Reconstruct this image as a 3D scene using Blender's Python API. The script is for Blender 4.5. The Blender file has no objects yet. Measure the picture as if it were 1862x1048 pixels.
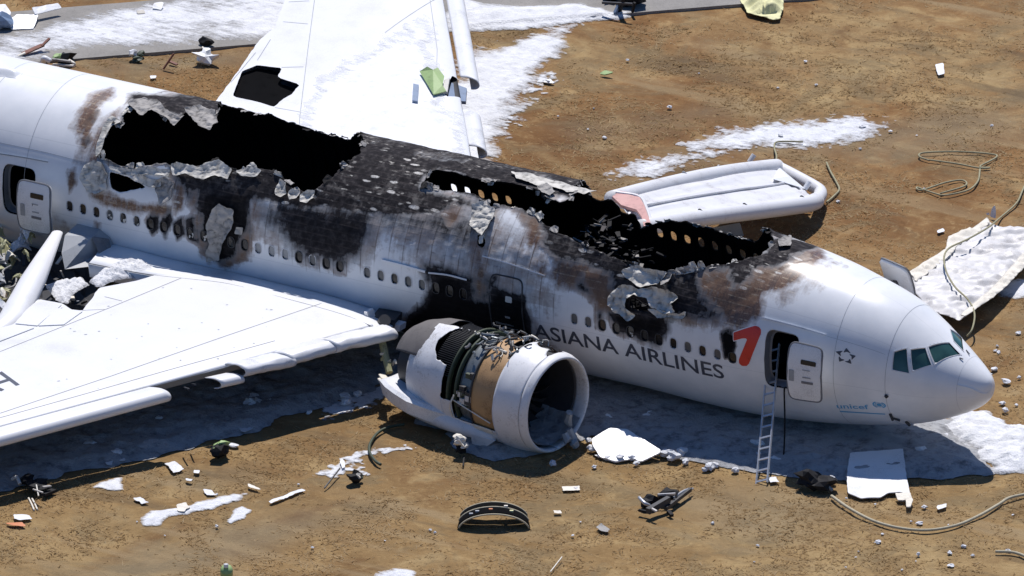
import bpy, bmesh, math, random
import numpy as np
from mathutils import Vector

scene = bpy.context.scene
col = scene.collection

# ------------------------------------------------------------------ camera, sky, sun, exposure
ZC = 3.4                                   # height of the fuselage axis above the ground
PXM, DIST = 54.86, 447.0                   # photo pixels per metre at that distance
PSI, DEP = math.radians(31.38), math.radians(21.42)
RV = np.array([math.cos(PSI), math.sin(PSI), 0.0])
FV = np.array([-math.sin(PSI) * math.cos(DEP), math.cos(PSI) * math.cos(DEP), -math.sin(DEP)])
UV = np.cross(RV, FV)
FPX = PXM * DIST
CAM = np.array([-20.0, 0, ZC]) - DIST * FV - (879.77 - 931) / PXM * RV - (524 - 464.23) / PXM * UV
cd = bpy.data.cameras.new('camera')
cam = bpy.data.objects.new('camera', cd)
col.objects.link(cam)
cam.location = CAM
cam.rotation_euler = Vector(FV).to_track_quat('-Z', 'Y').to_euler()
cd.sensor_width = 36.0
cd.lens = FPX / 1862 * 36.0
cd.clip_start = 5
cd.clip_end = 6000
scene.camera = cam

SUN_TRAVEL = Vector((0.25, -0.445, -1.0)).normalized()
w = bpy.data.worlds.new("World")
scene.world = w
w.use_nodes = True
nt = w.node_tree
sky = nt.nodes.new('ShaderNodeTexSky')
sky.sky_type = 'NISHITA'
sky.sun_disc = False
sky.sun_elevation = math.asin(-SUN_TRAVEL.z)
sky.sun_rotation = math.atan2(-SUN_TRAVEL.x, -SUN_TRAVEL.y)
sky.air_density = 1.0
sky.dust_density = 0.0
sky.ozone_density = 10.0
nt.nodes['Background'].inputs[1].default_value = 0.075
nt.links.new(sky.outputs[0], nt.nodes['Background'].inputs[0])
sl = bpy.data.lights.new('sun', 'SUN')
sl.energy = 4.7
sl.angle = math.radians(0.5)
sl.color = (1.0, 0.90, 0.78)
so = bpy.data.objects.new('sun', sl)
col.objects.link(so)
so.location = (-30, 60, 120)
so.rotation_euler = SUN_TRAVEL.to_track_quat('-Z', 'Y').to_euler()
scene.view_settings.view_transform = 'Standard'
scene.view_settings.look = 'None'
scene.view_settings.exposure = 0.12
scene.view_settings.gamma = 1.0
scene.view_settings.use_white_balance = True      # balanced for the direct sunlight, so the open shade goes blue
scene.view_settings.white_balance_temperature = 5850
scene.view_settings.white_balance_tint = 11

# ------------------------------------------------------------------ helpers
rng = np.random.default_rng(7)
random.seed(7)
ORG = {}


def ray(u, v):
    return FV + (u - 931) / FPX * RV + (524 - v) / FPX * UV


def atz(u, v, z=0.0):
    d = ray(u, v)
    return CAM + (z - CAM[2]) / d[2] * d


def atplane(u, v, o, n):
    d = ray(u, v)
    t = np.dot(np.asarray(o) - CAM, n) / np.dot(d, n)
    return CAM + t * d


def vnoise(x, y, seed=0):
    x = np.asarray(x, float); y = np.asarray(y, float)
    xi = np.floor(x).astype(np.int64); yi = np.floor(y).astype(np.int64)
    fx = x - xi; fy = y - yi
    fx = fx * fx * (3 - 2 * fx); fy = fy * fy * (3 - 2 * fy)

    def h(a, b):
        n = (a * 374761393 + b * 668265263 + seed * 1274126177) & 0xffffffff
        n = ((n ^ (n >> 13)) * 1274126177) & 0xffffffff
        n = (n ^ (n >> 16)) & 0xffffff
        return n / float(0xffffff)
    a = h(xi, yi); b = h(xi + 1, yi); c = h(xi, yi + 1); d = h(xi + 1, yi + 1)
    return (a * (1 - fx) + b * fx) * (1 - fy) + (c * (1 - fx) + d * fx) * fy


def fbm(x, y, octv=4, seed=0):
    s = 0; a = 0.5; t = 0
    for k in range(octv):
        s = s + a * vnoise(np.asarray(x) * 2 ** k, np.asarray(y) * 2 ** k, seed + 17 * k)
        t += a; a *= 0.55
    return s / t


def sdf(px, py, poly):
    """signed distance to a polygon, positive inside"""
    px = np.asarray(px, float); py = np.asarray(py, float)
    P = np.asarray(poly, float); n = len(P)
    d2 = np.full(px.shape, 1e18); ins = np.zeros(px.shape, bool)
    for i in range(n):
        ax, ay = P[i]; bx, by = P[(i + 1) % n]
        ex, ey = bx - ax, by - ay
        l2 = ex * ex + ey * ey + 1e-12
        t = np.clip(((px - ax) * ex + (py - ay) * ey) / l2, 0, 1)
        dx = px - ax - t * ex; dy = py - ay - t * ey
        d2 = np.minimum(d2, dx * dx + dy * dy)
        c = (ay > py) != (by > py)
        with np.errstate(divide='ignore', invalid='ignore'):
            xx = ax + (py - ay) / (by - ay if by != ay else 1e-12) * ex
        ins ^= c & (px < xx)
    d = np.sqrt(d2)
    return np.where(ins, d, -d)


def pchip(x, y):
    x = np.asarray(x, float); y = np.asarray(y, float)
    h = np.diff(x); m = np.diff(y) / h
    d = np.zeros_like(y)
    for i in range(1, len(x) - 1):
        if m[i - 1] * m[i] > 0:
            w1 = 2 * h[i] + h[i - 1]; w2 = h[i] + 2 * h[i - 1]
            d[i] = (w1 + w2) / (w1 / m[i - 1] + w2 / m[i])
    d[0] = m[0]; d[-1] = m[-1]

    def f(q):
        q = np.clip(np.asarray(q, float), x[0], x[-1])
        i = np.clip(np.searchsorted(x, q) - 1, 0, len(x) - 2)
        t = (q - x[i]) / h[i]
        return ((2 * t**3 - 3 * t**2 + 1) * y[i] + (t**3 - 2 * t**2 + t) * h[i] * d[i]
                + (-2 * t**3 + 3 * t**2) * y[i + 1] + (t**3 - t**2) * h[i] * d[i + 1])
    return f


def clip_grid(P, f, attrs=None):
    """turn a grid of points into a mesh that keeps only f > 0, with edges cut along f = 0"""
    ni, nj = f.shape
    attrs = attrs or {}
    V = list(map(tuple, P.reshape(-1, 3)))
    A = {k: list(a.reshape(-1)) for k, a in attrs.items()}
    ff = f.reshape(-1)
    pos = f > 0
    cnt = pos[:-1, :-1].astype(int) + pos[1:, :-1] + pos[1:, 1:] + pos[:-1, 1:]
    F = []
    I, J = np.nonzero(cnt == 4)
    b = I * nj + J
    F += list(map(tuple, np.stack([b, b + nj, b + nj + 1, b + 1], 1).tolist()))
    cache = {}

    def cut(a, c):
        k = (a, c) if a < c else (c, a)
        if k not in cache:
            t = ff[k[0]] / (ff[k[0]] - ff[k[1]])
            p, q = V[k[0]], V[k[1]]
            V.append(tuple(p[m] + (q[m] - p[m]) * t for m in range(3)))
            for n_ in A:
                A[n_].append(A[n_][k[0]] * (1 - t) + A[n_][k[1]] * t)
            cache[k] = len(V) - 1
        return cache[k]
    I, J = np.nonzero((cnt > 0) & (cnt < 4))
    for i, j in zip(I.tolist(), J.tolist()):
        q = (i * nj + j, (i + 1) * nj + j, (i + 1) * nj + j + 1, i * nj + j + 1)
        out = []
        for k in range(4):
            a, c = q[k], q[(k + 1) % 4]
            if ff[a] > 0:
                out.append(a)
            if (ff[a] > 0) != (ff[c] > 0):
                out.append(cut(a, c))
        if len(out) >= 3:
            F.append(tuple(out))
    used = np.zeros(len(V), bool)
    for fc in F:
        for a in fc:
            used[a] = True
    idx = np.cumsum(used) - 1
    V2 = [v for v, k in zip(V, used) if k]
    F2 = [tuple(int(idx[a]) for a in fc) for fc in F]
    A2 = {k: [a for a, u_ in zip(v, used) if u_] for k, v in A.items()}
    return V2, F2, A2


def origin_of(o):
    while o is not None:
        if o.name in ORG:
            return ORG[o.name]
        o = o.parent
    return np.zeros(3)


def tag(o, label=None, cat=None, group=None, kind=None):
    if label: o['label'] = label
    if cat: o['category'] = cat
    if group: o['group'] = group
    if kind: o['kind'] = kind
    return o


def obj(name, V, F, mat, parent=None, smooth=False, attrs=None, base=None, matidx=None, solid=0, soff=-1.0, rim=None, sub=0):
    """one mesh object from world-space vertices; a top-level mesh sits at its own base"""
    V = np.asarray(V, float)
    if parent is not None:
        o_ = origin_of(parent)
    else:
        o_ = np.array(base, float) if base is not None else np.array([V[:, 0].mean(), V[:, 1].mean(), V[:, 2].min()])
    me = bpy.data.meshes.new(name)
    me.from_pydata((V - o_).tolist(), [], F if isinstance(F, list) else F.tolist())
    mats = mat if isinstance(mat, (list, tuple)) else [mat]
    for m in mats:
        me.materials.append(m)
    if matidx is not None:
        me.polygons.foreach_set('material_index', np.asarray(matidx, np.int32))
    if smooth:
        me.polygons.foreach_set('use_smooth', np.ones(len(me.polygons), bool))
    for k, a in (attrs or {}).items():
        at = me.attributes.new(k, 'FLOAT', 'POINT')
        at.data.foreach_set('value', np.asarray(a, np.float32))
    me.update()
    o = bpy.data.objects.new(name, me)
    col.objects.link(o)
    if parent is not None:
        o.parent = parent
    else:
        o.location = o_
        ORG[o.name] = o_
    if solid:
        m = o.modifiers.new('thick', 'SOLIDIFY')
        m.thickness = solid
        m.offset = soff
        if len(mats) > 1:
            m.material_offset = 1
            m.material_offset_rim = 1 if rim is None else rim
    if sub:
        m = o.modifiers.new('sub', 'SUBSURF'); m.levels = sub; m.render_levels = sub
    return o


def thing(name, label, cat, base, group=None):
    o = bpy.data.objects.new(name, None)
    col.objects.link(o)
    o.empty_display_size = 0.3
    o.location = base
    ORG[o.name] = np.array(base, float)
    return tag(o, label, cat, group)


class MB:
    """collects shapes in world space"""
    def __init__(s):
        s.V = []; s.F = []; s.M = []

    def add(s, V, F, m=0):
        b = len(s.V)
        s.V += [tuple(map(float, v)) for v in V]
        s.F += [tuple(b + int(a) for a in f) for f in F]
        s.M += [m] * len(F)
        return s

    def box(s, c, ax, ay, az, m=0):
        c, ax, ay, az = map(lambda q: np.asarray(q, float), (c, ax, ay, az))
        V = [c + i * ax + j * ay + k * az for i in (-1, 1) for j in (-1, 1) for k in (-1, 1)]
        F = [(0, 1, 3, 2), (4, 6, 7, 5), (0, 4, 5, 1), (2, 3, 7, 6), (0, 2, 6, 4), (1, 5, 7, 3)]
        return s.add(V, F, m)

    def beam(s, a, b, wd, ht, up=(0, 0, 1), m=0, taper=1.0):
        a = np.asarray(a, float); b = np.asarray(b, float)
        d = b - a; d /= np.linalg.norm(d)
        sd = np.cross(d, up); sd /= (np.linalg.norm(sd) + 1e-9)
        u_ = np.cross(sd, d)
        V = []
        for p, k in ((a, 1.0), (b, taper)):
            for i, j in ((-1, -1), (1, -1), (1, 1), (-1, 1)):
                V.append(p + sd * i * wd / 2 * k + u_ * j * ht / 2 * k)
        return s.add(V, [(3, 2, 1, 0), (4, 5, 6, 7), (0, 1, 5, 4), (1, 2, 6, 5), (2, 3, 7, 6), (3, 0, 4, 7)], m)

    def tube(s, pts, r, n=8, m=0, cap=True):
        pts = np.asarray(pts, float)
        rr = np.full(len(pts), r) if np.isscalar(r) else np.asarray(r, float)
        T = np.gradient(pts, axis=0)
        T /= np.linalg.norm(T, axis=1)[:, None] + 1e-9
        up = np.array([0, 0, 1.0]) if abs(T[0][2]) < 0.9 else np.array([1.0, 0, 0])
        N = np.cross(T[0], up); N /= np.linalg.norm(N)
        V = []
        for i, p in enumerate(pts):
            N = N - T[i] * np.dot(N, T[i]); N /= np.linalg.norm(N) + 1e-9
            B = np.cross(T[i], N)
            for k in range(n):
                a = 2 * math.pi * k / n
                V.append(p + rr[i] * (math.cos(a) * N + math.sin(a) * B))
        F = []
        for i in range(len(pts) - 1):
            for k in range(n):
                k2 = (k + 1) % n
                F.append((i * n + k, i * n + k2, (i + 1) * n + k2, (i + 1) * n + k))
        if cap:
            F.append(tuple(range(n))[::-1]); F.append(tuple((len(pts) - 1) * n + k for k in range(n)))
        return s.add(V, F, m)

    def build(s, name, mat, parent=None, **kw):
        return obj(name, s.V, s.F, mat, parent, matidx=s.M if isinstance(mat, (list, tuple)) else None, **kw)


def spline(pts, n=8):
    P = np.asarray(pts, float)
    P = np.vstack([2 * P[0] - P[1], P, 2 * P[-1] - P[-2]])
    out = []
    for i in range(1, len(P) - 2):
        for k in range(n):
            t = k / n
            out.append(0.5 * ((2 * P[i]) + (-P[i - 1] + P[i + 1]) * t + (2 * P[i - 1] - 5 * P[i] + 4 * P[i + 1] - P[i + 2]) * t * t
                              + (-P[i - 1] + 3 * P[i] - 3 * P[i + 1] + P[i + 2]) * t ** 3))
    out.append(P[-2])
    return np.array(out)


# ------------------------------------------------------------------ materials
MATS = {}


class NT:
    def __init__(s, name):
        s.m = bpy.data.materials.new(name); s.m.use_nodes = True
        s.t = s.m.node_tree
        s.b = s.t.nodes['Principled BSDF']
        s.out = s.t.nodes['Material Output']

    def n(s, typ, **kw):
        q = s.t.nodes.new(typ)
        for k, v in kw.items():
            if isinstance(k, str) and k.startswith('i_'):
                q.inputs[k[2:].replace('_', ' ')].default_value = v
            else:
                setattr(q, k, v)
        return q

    def l(s, a, b):
        s.t.links.new(a, b)

    def noise(s, scale, detail=5, rough=0.6, vec=None, dist=0.0):
        q = s.n('ShaderNodeTexNoise')
        q.inputs['Scale'].default_value = scale; q.inputs['Detail'].default_value = detail
        q.inputs['Roughness'].default_value = rough; q.inputs['Distortion'].default_value = dist
        s.l(vec if vec is not None else s.pos(), q.inputs['Vector'])
        return q.outputs['Fac']

    def pos(s):
        if not hasattr(s, '_p'):
            s._p = s.n('ShaderNodeNewGeometry').outputs['Position']
        return s._p

    def scaled(s, v3, vec=None):
        q = s.n('ShaderNodeVectorMath', operation='MULTIPLY')
        s.l(vec if vec is not None else s.pos(), q.inputs[0]); q.inputs[1].default_value = v3
        return q.outputs[0]

    def ramp(s, fac, stops, interp='LINEAR'):
        q = s.n('ShaderNodeValToRGB')
        q.color_ramp.interpolation = interp
        e = q.color_ramp.elements
        while len(e) < len(stops):
            e.new(0.5)
        for i, (p, c) in enumerate(stops):
            e[i].position = p
            e[i].color = (c, c, c, 1) if np.isscalar(c) else (*c, 1)
        s.l(fac, q.inputs[0])
        return q.outputs[0]

    def math(s, op, a, b=None, c=None, clamp=False):
        q = s.n('ShaderNodeMath', operation=op, use_clamp=clamp)
        for i, x in enumerate((a, b, c)):
            if x is None: continue
            if isinstance(x, (int, float)): q.inputs[i].default_value = x
            else: s.l(x, q.inputs[i])
        return q.outputs[0]

    def mix(s, f, a, b, mode='MIX'):
        q = s.n('ShaderNodeMix', data_type='RGBA', blend_type=mode)
        for i, x in ((0, f), (6, a), (7, b)):
            if isinstance(x, (int, float)): q.inputs[i].default_value = x
            elif isinstance(x, tuple): q.inputs[i].default_value = (*x, 1)
            else: s.l(x, q.inputs[i])
        return q.outputs[2]

    def attr(s, name):
        return s.n('ShaderNodeAttribute', attribute_name=name).outputs['Fac']

    def bump(s, h, strength=0.3, dist=0.05):
        q = s.n('ShaderNodeBump')
        q.inputs['Strength'].default_value = strength; q.inputs['Distance'].default_value = dist
        s.l(h, q.inputs['Height']); s.l(q.outputs[0], s.b.inputs['Normal'])

    def set(s, color=None, rough=0.6, metal=0.0, spec=None):
        if color is not None:
            if isinstance(color, tuple): s.b.inputs['Base Color'].default_value = (*color, 1)
            else: s.l(color, s.b.inputs['Base Color'])
        if isinstance(rough, (int, float)): s.b.inputs['Roughness'].default_value = rough
        else: s.l(rough, s.b.inputs['Roughness'])
        s.b.inputs['Metallic'].default_value = metal
        if spec is not None: s.b.inputs['Specular IOR Level'].default_value = spec
        return s.m


def dirty(name, colr, rough=0.5, var=0.25, scale=3.0, dark=None, metal=0.0, bump=0.0, fine=25.0, spec=None):
    """plain material with large and fine tonal variation and worn patches"""
    q = NT(name)
    n1 = q.noise(scale, 6, 0.65); n2 = q.noise(fine, 3, 0.6)
    s_ = q.math('ADD', q.math('MULTIPLY', n1, 0.65), q.math('MULTIPLY', n2, 0.35))
    dk = dark or tuple(c * (1 - var) * 0.7 for c in colr)
    lt = tuple(min(1, c * (1 + var * 0.35)) for c in colr)
    c = q.ramp(s_, [(0.30, dk), (0.47, colr), (0.72, lt)])
    if bump: q.bump(n2, bump, 0.03)
    return q.set(c, rough, metal, spec)


M = {}
M['white'] = dirty('white_paint', (0.78, 0.79, 0.80), 0.35, 0.10, 0.5)
M['white_wing'] = dirty('wing_paint', (0.715, 0.72, 0.73), 0.4, 0.14, 0.6, dark=(0.60, 0.60, 0.59))
M['panel'] = dirty('pale_panel', (0.66, 0.67, 0.69), 0.5, 0.2, 1.5)
M['grey'] = dirty('grey_paint', (0.33, 0.35, 0.37), 0.5, 0.25, 1.6)
M['midgrey'] = dirty('mid_grey', (0.16, 0.165, 0.18), 0.55, 0.3, 2.0)
M['dark'] = dirty('dark_metal', (0.035, 0.036, 0.04), 0.6, 0.4, 3.0)
M['black'] = dirty('charred_and_shade_black', (0.006, 0.006, 0.0065), 0.95, 0.4, 2.0, spec=0.03)  # charred surfaces, and the sheet that paints shade in the far wing hole
M['soot'] = dirty('soot', (0.035, 0.033, 0.032), 0.9, 0.5, 5.0, bump=0.4, spec=0.08)
M['alu'] = dirty('scorched_aluminium', (0.56, 0.54, 0.50), 0.6, 0.4, 5.0, dark=(0.12, 0.10, 0.08), metal=0.0, bump=0.6, fine=14)
M['ash'] = dirty('ash_grey_metal', (0.30, 0.29, 0.275), 0.8, 0.5, 4.0, dark=(0.05, 0.045, 0.042), bump=0.5, fine=14)
M['tan'] = dirty('tan_composite', (0.40, 0.245, 0.11), 0.55, 0.35, 1.3, dark=(0.13, 0.07, 0.03))
M['cowl'] = dirty('sooty_white_cowl', (0.70, 0.70, 0.71), 0.45, 0.25, 1.1, dark=(0.34, 0.32, 0.30), fine=16)
M['steel'] = dirty('steel', (0.16, 0.18, 0.19), 0.4, 0.5, 5.0, metal=0.4)
M['green'] = dirty('green_primer', (0.30, 0.42, 0.17), 0.6, 0.3, 3.0)
M['yellowgreen'] = dirty('yellow_green_primer', (0.36, 0.35, 0.19), 0.6, 0.6, 5.0, dark=(0.10, 0.10, 0.05))
M['darkgreen'] = dirty('dark_green', (0.045, 0.06, 0.035), 0.6, 0.4, 4.0)
M['yellow'] = dirty('pale_yellow_fabric', (0.68, 0.66, 0.36), 0.7, 0.25, 3.0)
M['cream'] = dirty('cream_fabric', (0.70, 0.66, 0.57), 0.7, 0.25, 2.5)
M['slide'] = dirty('slide_fabric', (0.66, 0.66, 0.67), 0.5, 0.2, 0.9, dark=(0.40, 0.37, 0.36))
M['slide_flat'] = dirty('collapsed_slide_fabric', (0.60, 0.59, 0.58), 0.5, 0.3, 1.2, dark=(0.34, 0.32, 0.30))
M['charred_grey'] = dirty('charred_grey', (0.12, 0.11, 0.105), 0.7, 0.5, 2.0)
M['pink'] = dirty('salmon_trim', (0.52, 0.29, 0.26), 0.6, 0.3, 3.0)
M['rope'] = dirty('tan_hose', (0.42, 0.38, 0.27), 0.8, 0.3, 6.0)
M['cord'] = dirty('olive_cord', (0.30, 0.28, 0.17), 0.8, 0.3, 6.0)
M['rubber'] = dirty('black_rubber', (0.014, 0.014, 0.016), 0.7, 0.3, 4.0, spec=0.2)
M['orange'] = dirty('orange_plastic', (0.55, 0.20, 0.08), 0.6, 0.3, 4.0)
M['brown'] = dirty('rust_brown', (0.18, 0.075, 0.05), 0.7, 0.4, 4.0)
M['blue'] = dirty('blue_grey_panel', (0.16, 0.22, 0.33), 0.5, 0.3, 3.0)
M['navy'] = dirty('navy_lettering', (0.055, 0.062, 0.085), 0.45, 0.3, 3.0)
M['red'] = dirty('red_emblem', (0.62, 0.035, 0.02), 0.35, 0.2, 2.0)
M['lightblue'] = dirty('light_blue_lettering', (0.10, 0.36, 0.62), 0.45, 0.3, 6.0)
M['ladder'] = dirty('ladder_metal', (0.55, 0.56, 0.58), 0.35, 0.2, 6.0, metal=0.5)
M['shade_light'] = dirty('pale_window_shade', (0.30, 0.31, 0.32), 0.35, 0.2, 5.0)
M['shade_mid'] = dirty('grey_window_shade', (0.11, 0.115, 0.12), 0.3, 0.3, 5.0)
M['window_dark'] = dirty('dark_window', (0.012, 0.012, 0.014), 0.25, 0.3, 5.0)


def glass_mat():
    q = NT('cockpit_glass')
    n = q.noise(1.2, 3, 0.5)
    return q.set(q.ramp(n, [(0.3, (0.016, 0.045, 0.048)), (0.7, (0.05, 0.12, 0.11))]), 0.12)


M['glass'] = glass_mat()


def torn_mat(name, hi, lo):
    """torn sheet: pale on the raised folds, burnt dark in the creases and towards the ragged edge (attribute fold)"""
    q = NT(name)
    n1 = q.noise(6, 5, 0.65); n2 = q.noise(20, 3, 0.6)
    x = q.math('ADD', q.attr('fold'), q.math('MULTIPLY', q.math('SUBTRACT', n1, 0.5), 0.7))
    c = q.ramp(x, [(0.05, lo), (0.22, tuple(a * .5 for a in hi)), (0.42, hi), (0.85, tuple(min(.85, a * 1.25) for a in hi))])
    q.bump(n2, 0.35, 0.03)
    return q.set(c, 0.65, spec=0.25)


M['alu_torn'] = torn_mat('torn_pale_skin', (0.52, 0.50, 0.45), (0.035, 0.024, 0.018))
M['ash_torn'] = torn_mat('torn_ash_skin', (0.30, 0.285, 0.265), (0.025, 0.02, 0.018))


def skin_mat():
    """white paint burnt through stages: stained, brown, charcoal, with ash flecks where stringers cross the frames"""
    q = NT('fuselage_skin')
    soot = q.attr('soot'); rust = q.attr('rust'); ash = q.attr('ash'); gx = q.attr('gx'); gs = q.attr('gs')
    cv = q.n('ShaderNodeCombineXYZ'); q.l(gx, cv.inputs[0]); q.l(gs, cv.inputs[1])
    gv = cv.outputs[0]
    big = q.noise(1.1, 6, 0.62); mid = q.noise(4.5, 6, 0.65); fine = q.noise(22, 4, 0.6)
    streak = q.noise(1.0, 5, 0.6, q.scaled((5.5, 0.9, 0.0), gv))
    # frame bays darken or lighten the burn in steps
    bay = q.n('ShaderNodeTexWhiteNoise', noise_dimensions='2D')
    sn = q.n('ShaderNodeVectorMath', operation='FLOOR'); q.l(q.scaled((1.875, 2.1, 0), gv), sn.inputs[0]); q.l(sn.outputs[0], bay.inputs['Vector'])
    cells = bay.outputs['Value']
    fr = q.math('FRACT', q.math('MULTIPLY', gx, 1.875)); frd = q.math('ABSOLUTE', q.math('SUBTRACT', fr, 0.5))
    fs = q.math('FRACT', q.math('MULTIPLY', gs, 4.2)); fsd = q.math('ABSOLUTE', q.math('SUBTRACT', fs, 0.5))
    frame = q.ramp(frd, [(0.445, 0.0), (0.485, 1.0)])
    strg = q.ramp(fsd, [(0.36, 0.0), (0.46, 1.0)])

    def broken(a, amp, lo, hi):
        x = q.math('ADD', a, q.math('MULTIPLY', q.math('SUBTRACT', mid, 0.5), amp))
        x = q.math('ADD', x, q.math('MULTIPLY', q.math('SUBTRACT', streak, 0.5), amp * 0.8))
        x = q.math('ADD', x, q.math('MULTIPLY', q.math('SUBTRACT', cells, 0.5), amp * 0.22))
        x = q.math('MULTIPLY', x, q.ramp(a, [(0.0, 0.0), (0.14, 1.0)]))
        return q.ramp(x, [(lo, 0.0), (hi, 1.0)])
    sf = broken(soot, 0.55, 0.10, 0.80)
    rf = q.math('MULTIPLY', broken(rust, 0.9, 0.12, 0.80), 0.96)
    sf = q.math('MULTIPLY', sf, q.math('MULTIPLY_ADD', rf, -0.72, 1.0))
    base = q.ramp(big, [(0.3, (0.71, 0.73, 0.75)), (0.65, (0.80, 0.81, 0.82))])
    # faint skin joints on the clean paint
    lap = q.ramp(q.math('ABSOLUTE', q.math('SUBTRACT', q.math('FRACT', q.math('MULTIPLY', gs, 0.41)), 0.5)), [(0.492, 0.0), (0.499, 0.35)])
    base = q.mix(lap, base, (0.42, 0.45, 0.48))
    # heat-stained frame lines where the paint is only scorched
    stain = q.math('MULTIPLY', q.math('MULTIPLY', frame, q.ramp(soot, [(0.03, 0.0), (0.25, 0.9), (0.7, 0.35)])), q.ramp(streak, [(0.40, 0.3), (0.56, 1.0)]))
    base = q.mix(stain, base, (0.13, 0.115, 0.105))
    stain2 = q.math('MULTIPLY', q.math('MULTIPLY', strg, q.ramp(soot, [(0.05, 0.0), (0.3, 0.5), (0.7, 0.1)])), q.ramp(mid, [(0.5, 0.0), (0.62, 1.0)]))
    base = q.mix(stain2, base, (0.17, 0.15, 0.135))
    rc = q.ramp(fine, [(0.3, (0.060, 0.028, 0.015)), (0.52, (0.135, 0.066, 0.033)), (0.75, (0.30, 0.19, 0.105))])
    rc = q.mix(q.math('MULTIPLY', strg, q.ramp(mid, [(0.46, 0.0), (0.60, 0.8)])), rc, (0.46, 0.37, 0.25))
    rc = q.mix(q.math('MULTIPLY', q.ramp(streak, [(0.40, 1.0), (0.52, 0.0)]), 0.6), rc, (0.055, 0.032, 0.024))
    c = q.mix(rf, base, rc)
    # brown halo where soot fades out
    halo = q.math('MULTIPLY', q.ramp(sf, [(0.0, 0.0), (0.25, 0.55), (0.5, 0.5), (0.9, 0.0)]), q.ramp(big, [(0.40, 0.0), (0.58, 0.9)]))
    sc = q.ramp(mid, [(0.25, (0.010, 0.0095, 0.0105)), (0.5, (0.028, 0.026, 0.028)), (0.72, (0.068, 0.062, 0.062))])
    sc = q.mix(q.math('MULTIPLY', q.math('MULTIPLY', strg, 0.45), q.ramp(big, [(0.4, 0.0), (0.6, 1.0)])), sc, (0.10, 0.085, 0.08))
    sc = q.mix(q.ramp(q.math('MULTIPLY', soot, 0.5), [(0.5, 0.0), (0.72, 0.88)]), sc, (0.006, 0.0055, 0.006))
    c = q.mix(sf, c, sc)
    c = q.mix(halo, c, (0.19, 0.105, 0.055))
    # ash flecks and peeled bright patches in the burnt crown
    vor = q.n('ShaderNodeTexVoronoi'); vor.inputs['Scale'].default_value = 1.0
    wob = q.n('ShaderNodeVectorMath', operation='ADD'); q.l(q.scaled((1.875, 6.0, 0), gv), wob.inputs[0])
    wn = q.n('ShaderNodeTexNoise'); wn.inputs['Scale'].default_value = 3.0; q.l(q.pos(), wn.inputs['Vector']); q.l(wn.outputs['Color'], wob.inputs[1])
    q.l(wob.outputs[0], vor.inputs['Vector'])
    fk = q.math('MULTIPLY', q.ramp(vor.outputs['Distance'], [(0.13, 1.0), (0.24, 0.0)]), q.ramp(big, [(0.47, 0.0), (0.56, 1.0)]))
    fk = q.math('MULTIPLY', fk, ash, clamp=True)
    c = q.mix(fk, c, q.ramp(fine, [(0.35, (0.22, 0.20, 0.18)), (0.65, (0.62, 0.60, 0.55))]))
    gry = q.math('MULTIPLY', q.ramp(q.math('MULTIPLY', mid, big), [(0.27, 0.0), (0.38, 0.8)]), q.math('MULTIPLY', ash, 0.5))
    c = q.mix(gry, c, (0.21, 0.20, 0.185))
    # rows of peeled bright skin between the frames
    v2 = q.n('ShaderNodeTexVoronoi'); v2.inputs['Scale'].default_value = 1.0; v2.inputs['Randomness'].default_value = 0.8
    w2 = q.n('ShaderNodeVectorMath', operation='ADD'); q.l(q.scaled((1.875, 5.2, 0), gv), w2.inputs[0])
    w3 = q.n('ShaderNodeVectorMath', operation='MULTIPLY'); q.l(wn.outputs['Color'], w3.inputs[0]); w3.inputs[1].default_value = (0.5, 0.6, 0)
    q.l(w3.outputs[0], w2.inputs[1]); q.l(w2.outputs[0], v2.inputs['Vector'])
    pick = q.ramp(v2.outputs['Color'], [(0.52, 0.0), (0.62, 0.9)])
    f2 = q.math('MULTIPLY', q.math('MULTIPLY', q.ramp(v2.outputs['Distance'], [(0.26, 1.0), (0.36, 0.0)]), pick), q.attr('fleck'), clamp=True)
    c = q.mix(f2, c, q.ramp(fine, [(0.32, (0.30, 0.27, 0.23)), (0.5, (0.62, 0.60, 0.56)), (0.65, (0.80, 0.79, 0.76))]))
    rough = q.math('MULTIPLY_ADD', sf, 0.55, 0.33)
    q.bump(q.math('ADD', q.math('MULTIPLY', mid, sf), q.math('MULTIPLY', q.math('MULTIPLY', q.math('ADD', frame, strg), 0.15), sf)), 0.35, 0.05)
    q.l(q.math('MULTIPLY_ADD', sf, -0.44, 0.5), q.b.inputs['Specular IOR Level'])
    return q.set(c, rough)


M['skin'] = skin_mat()


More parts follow.
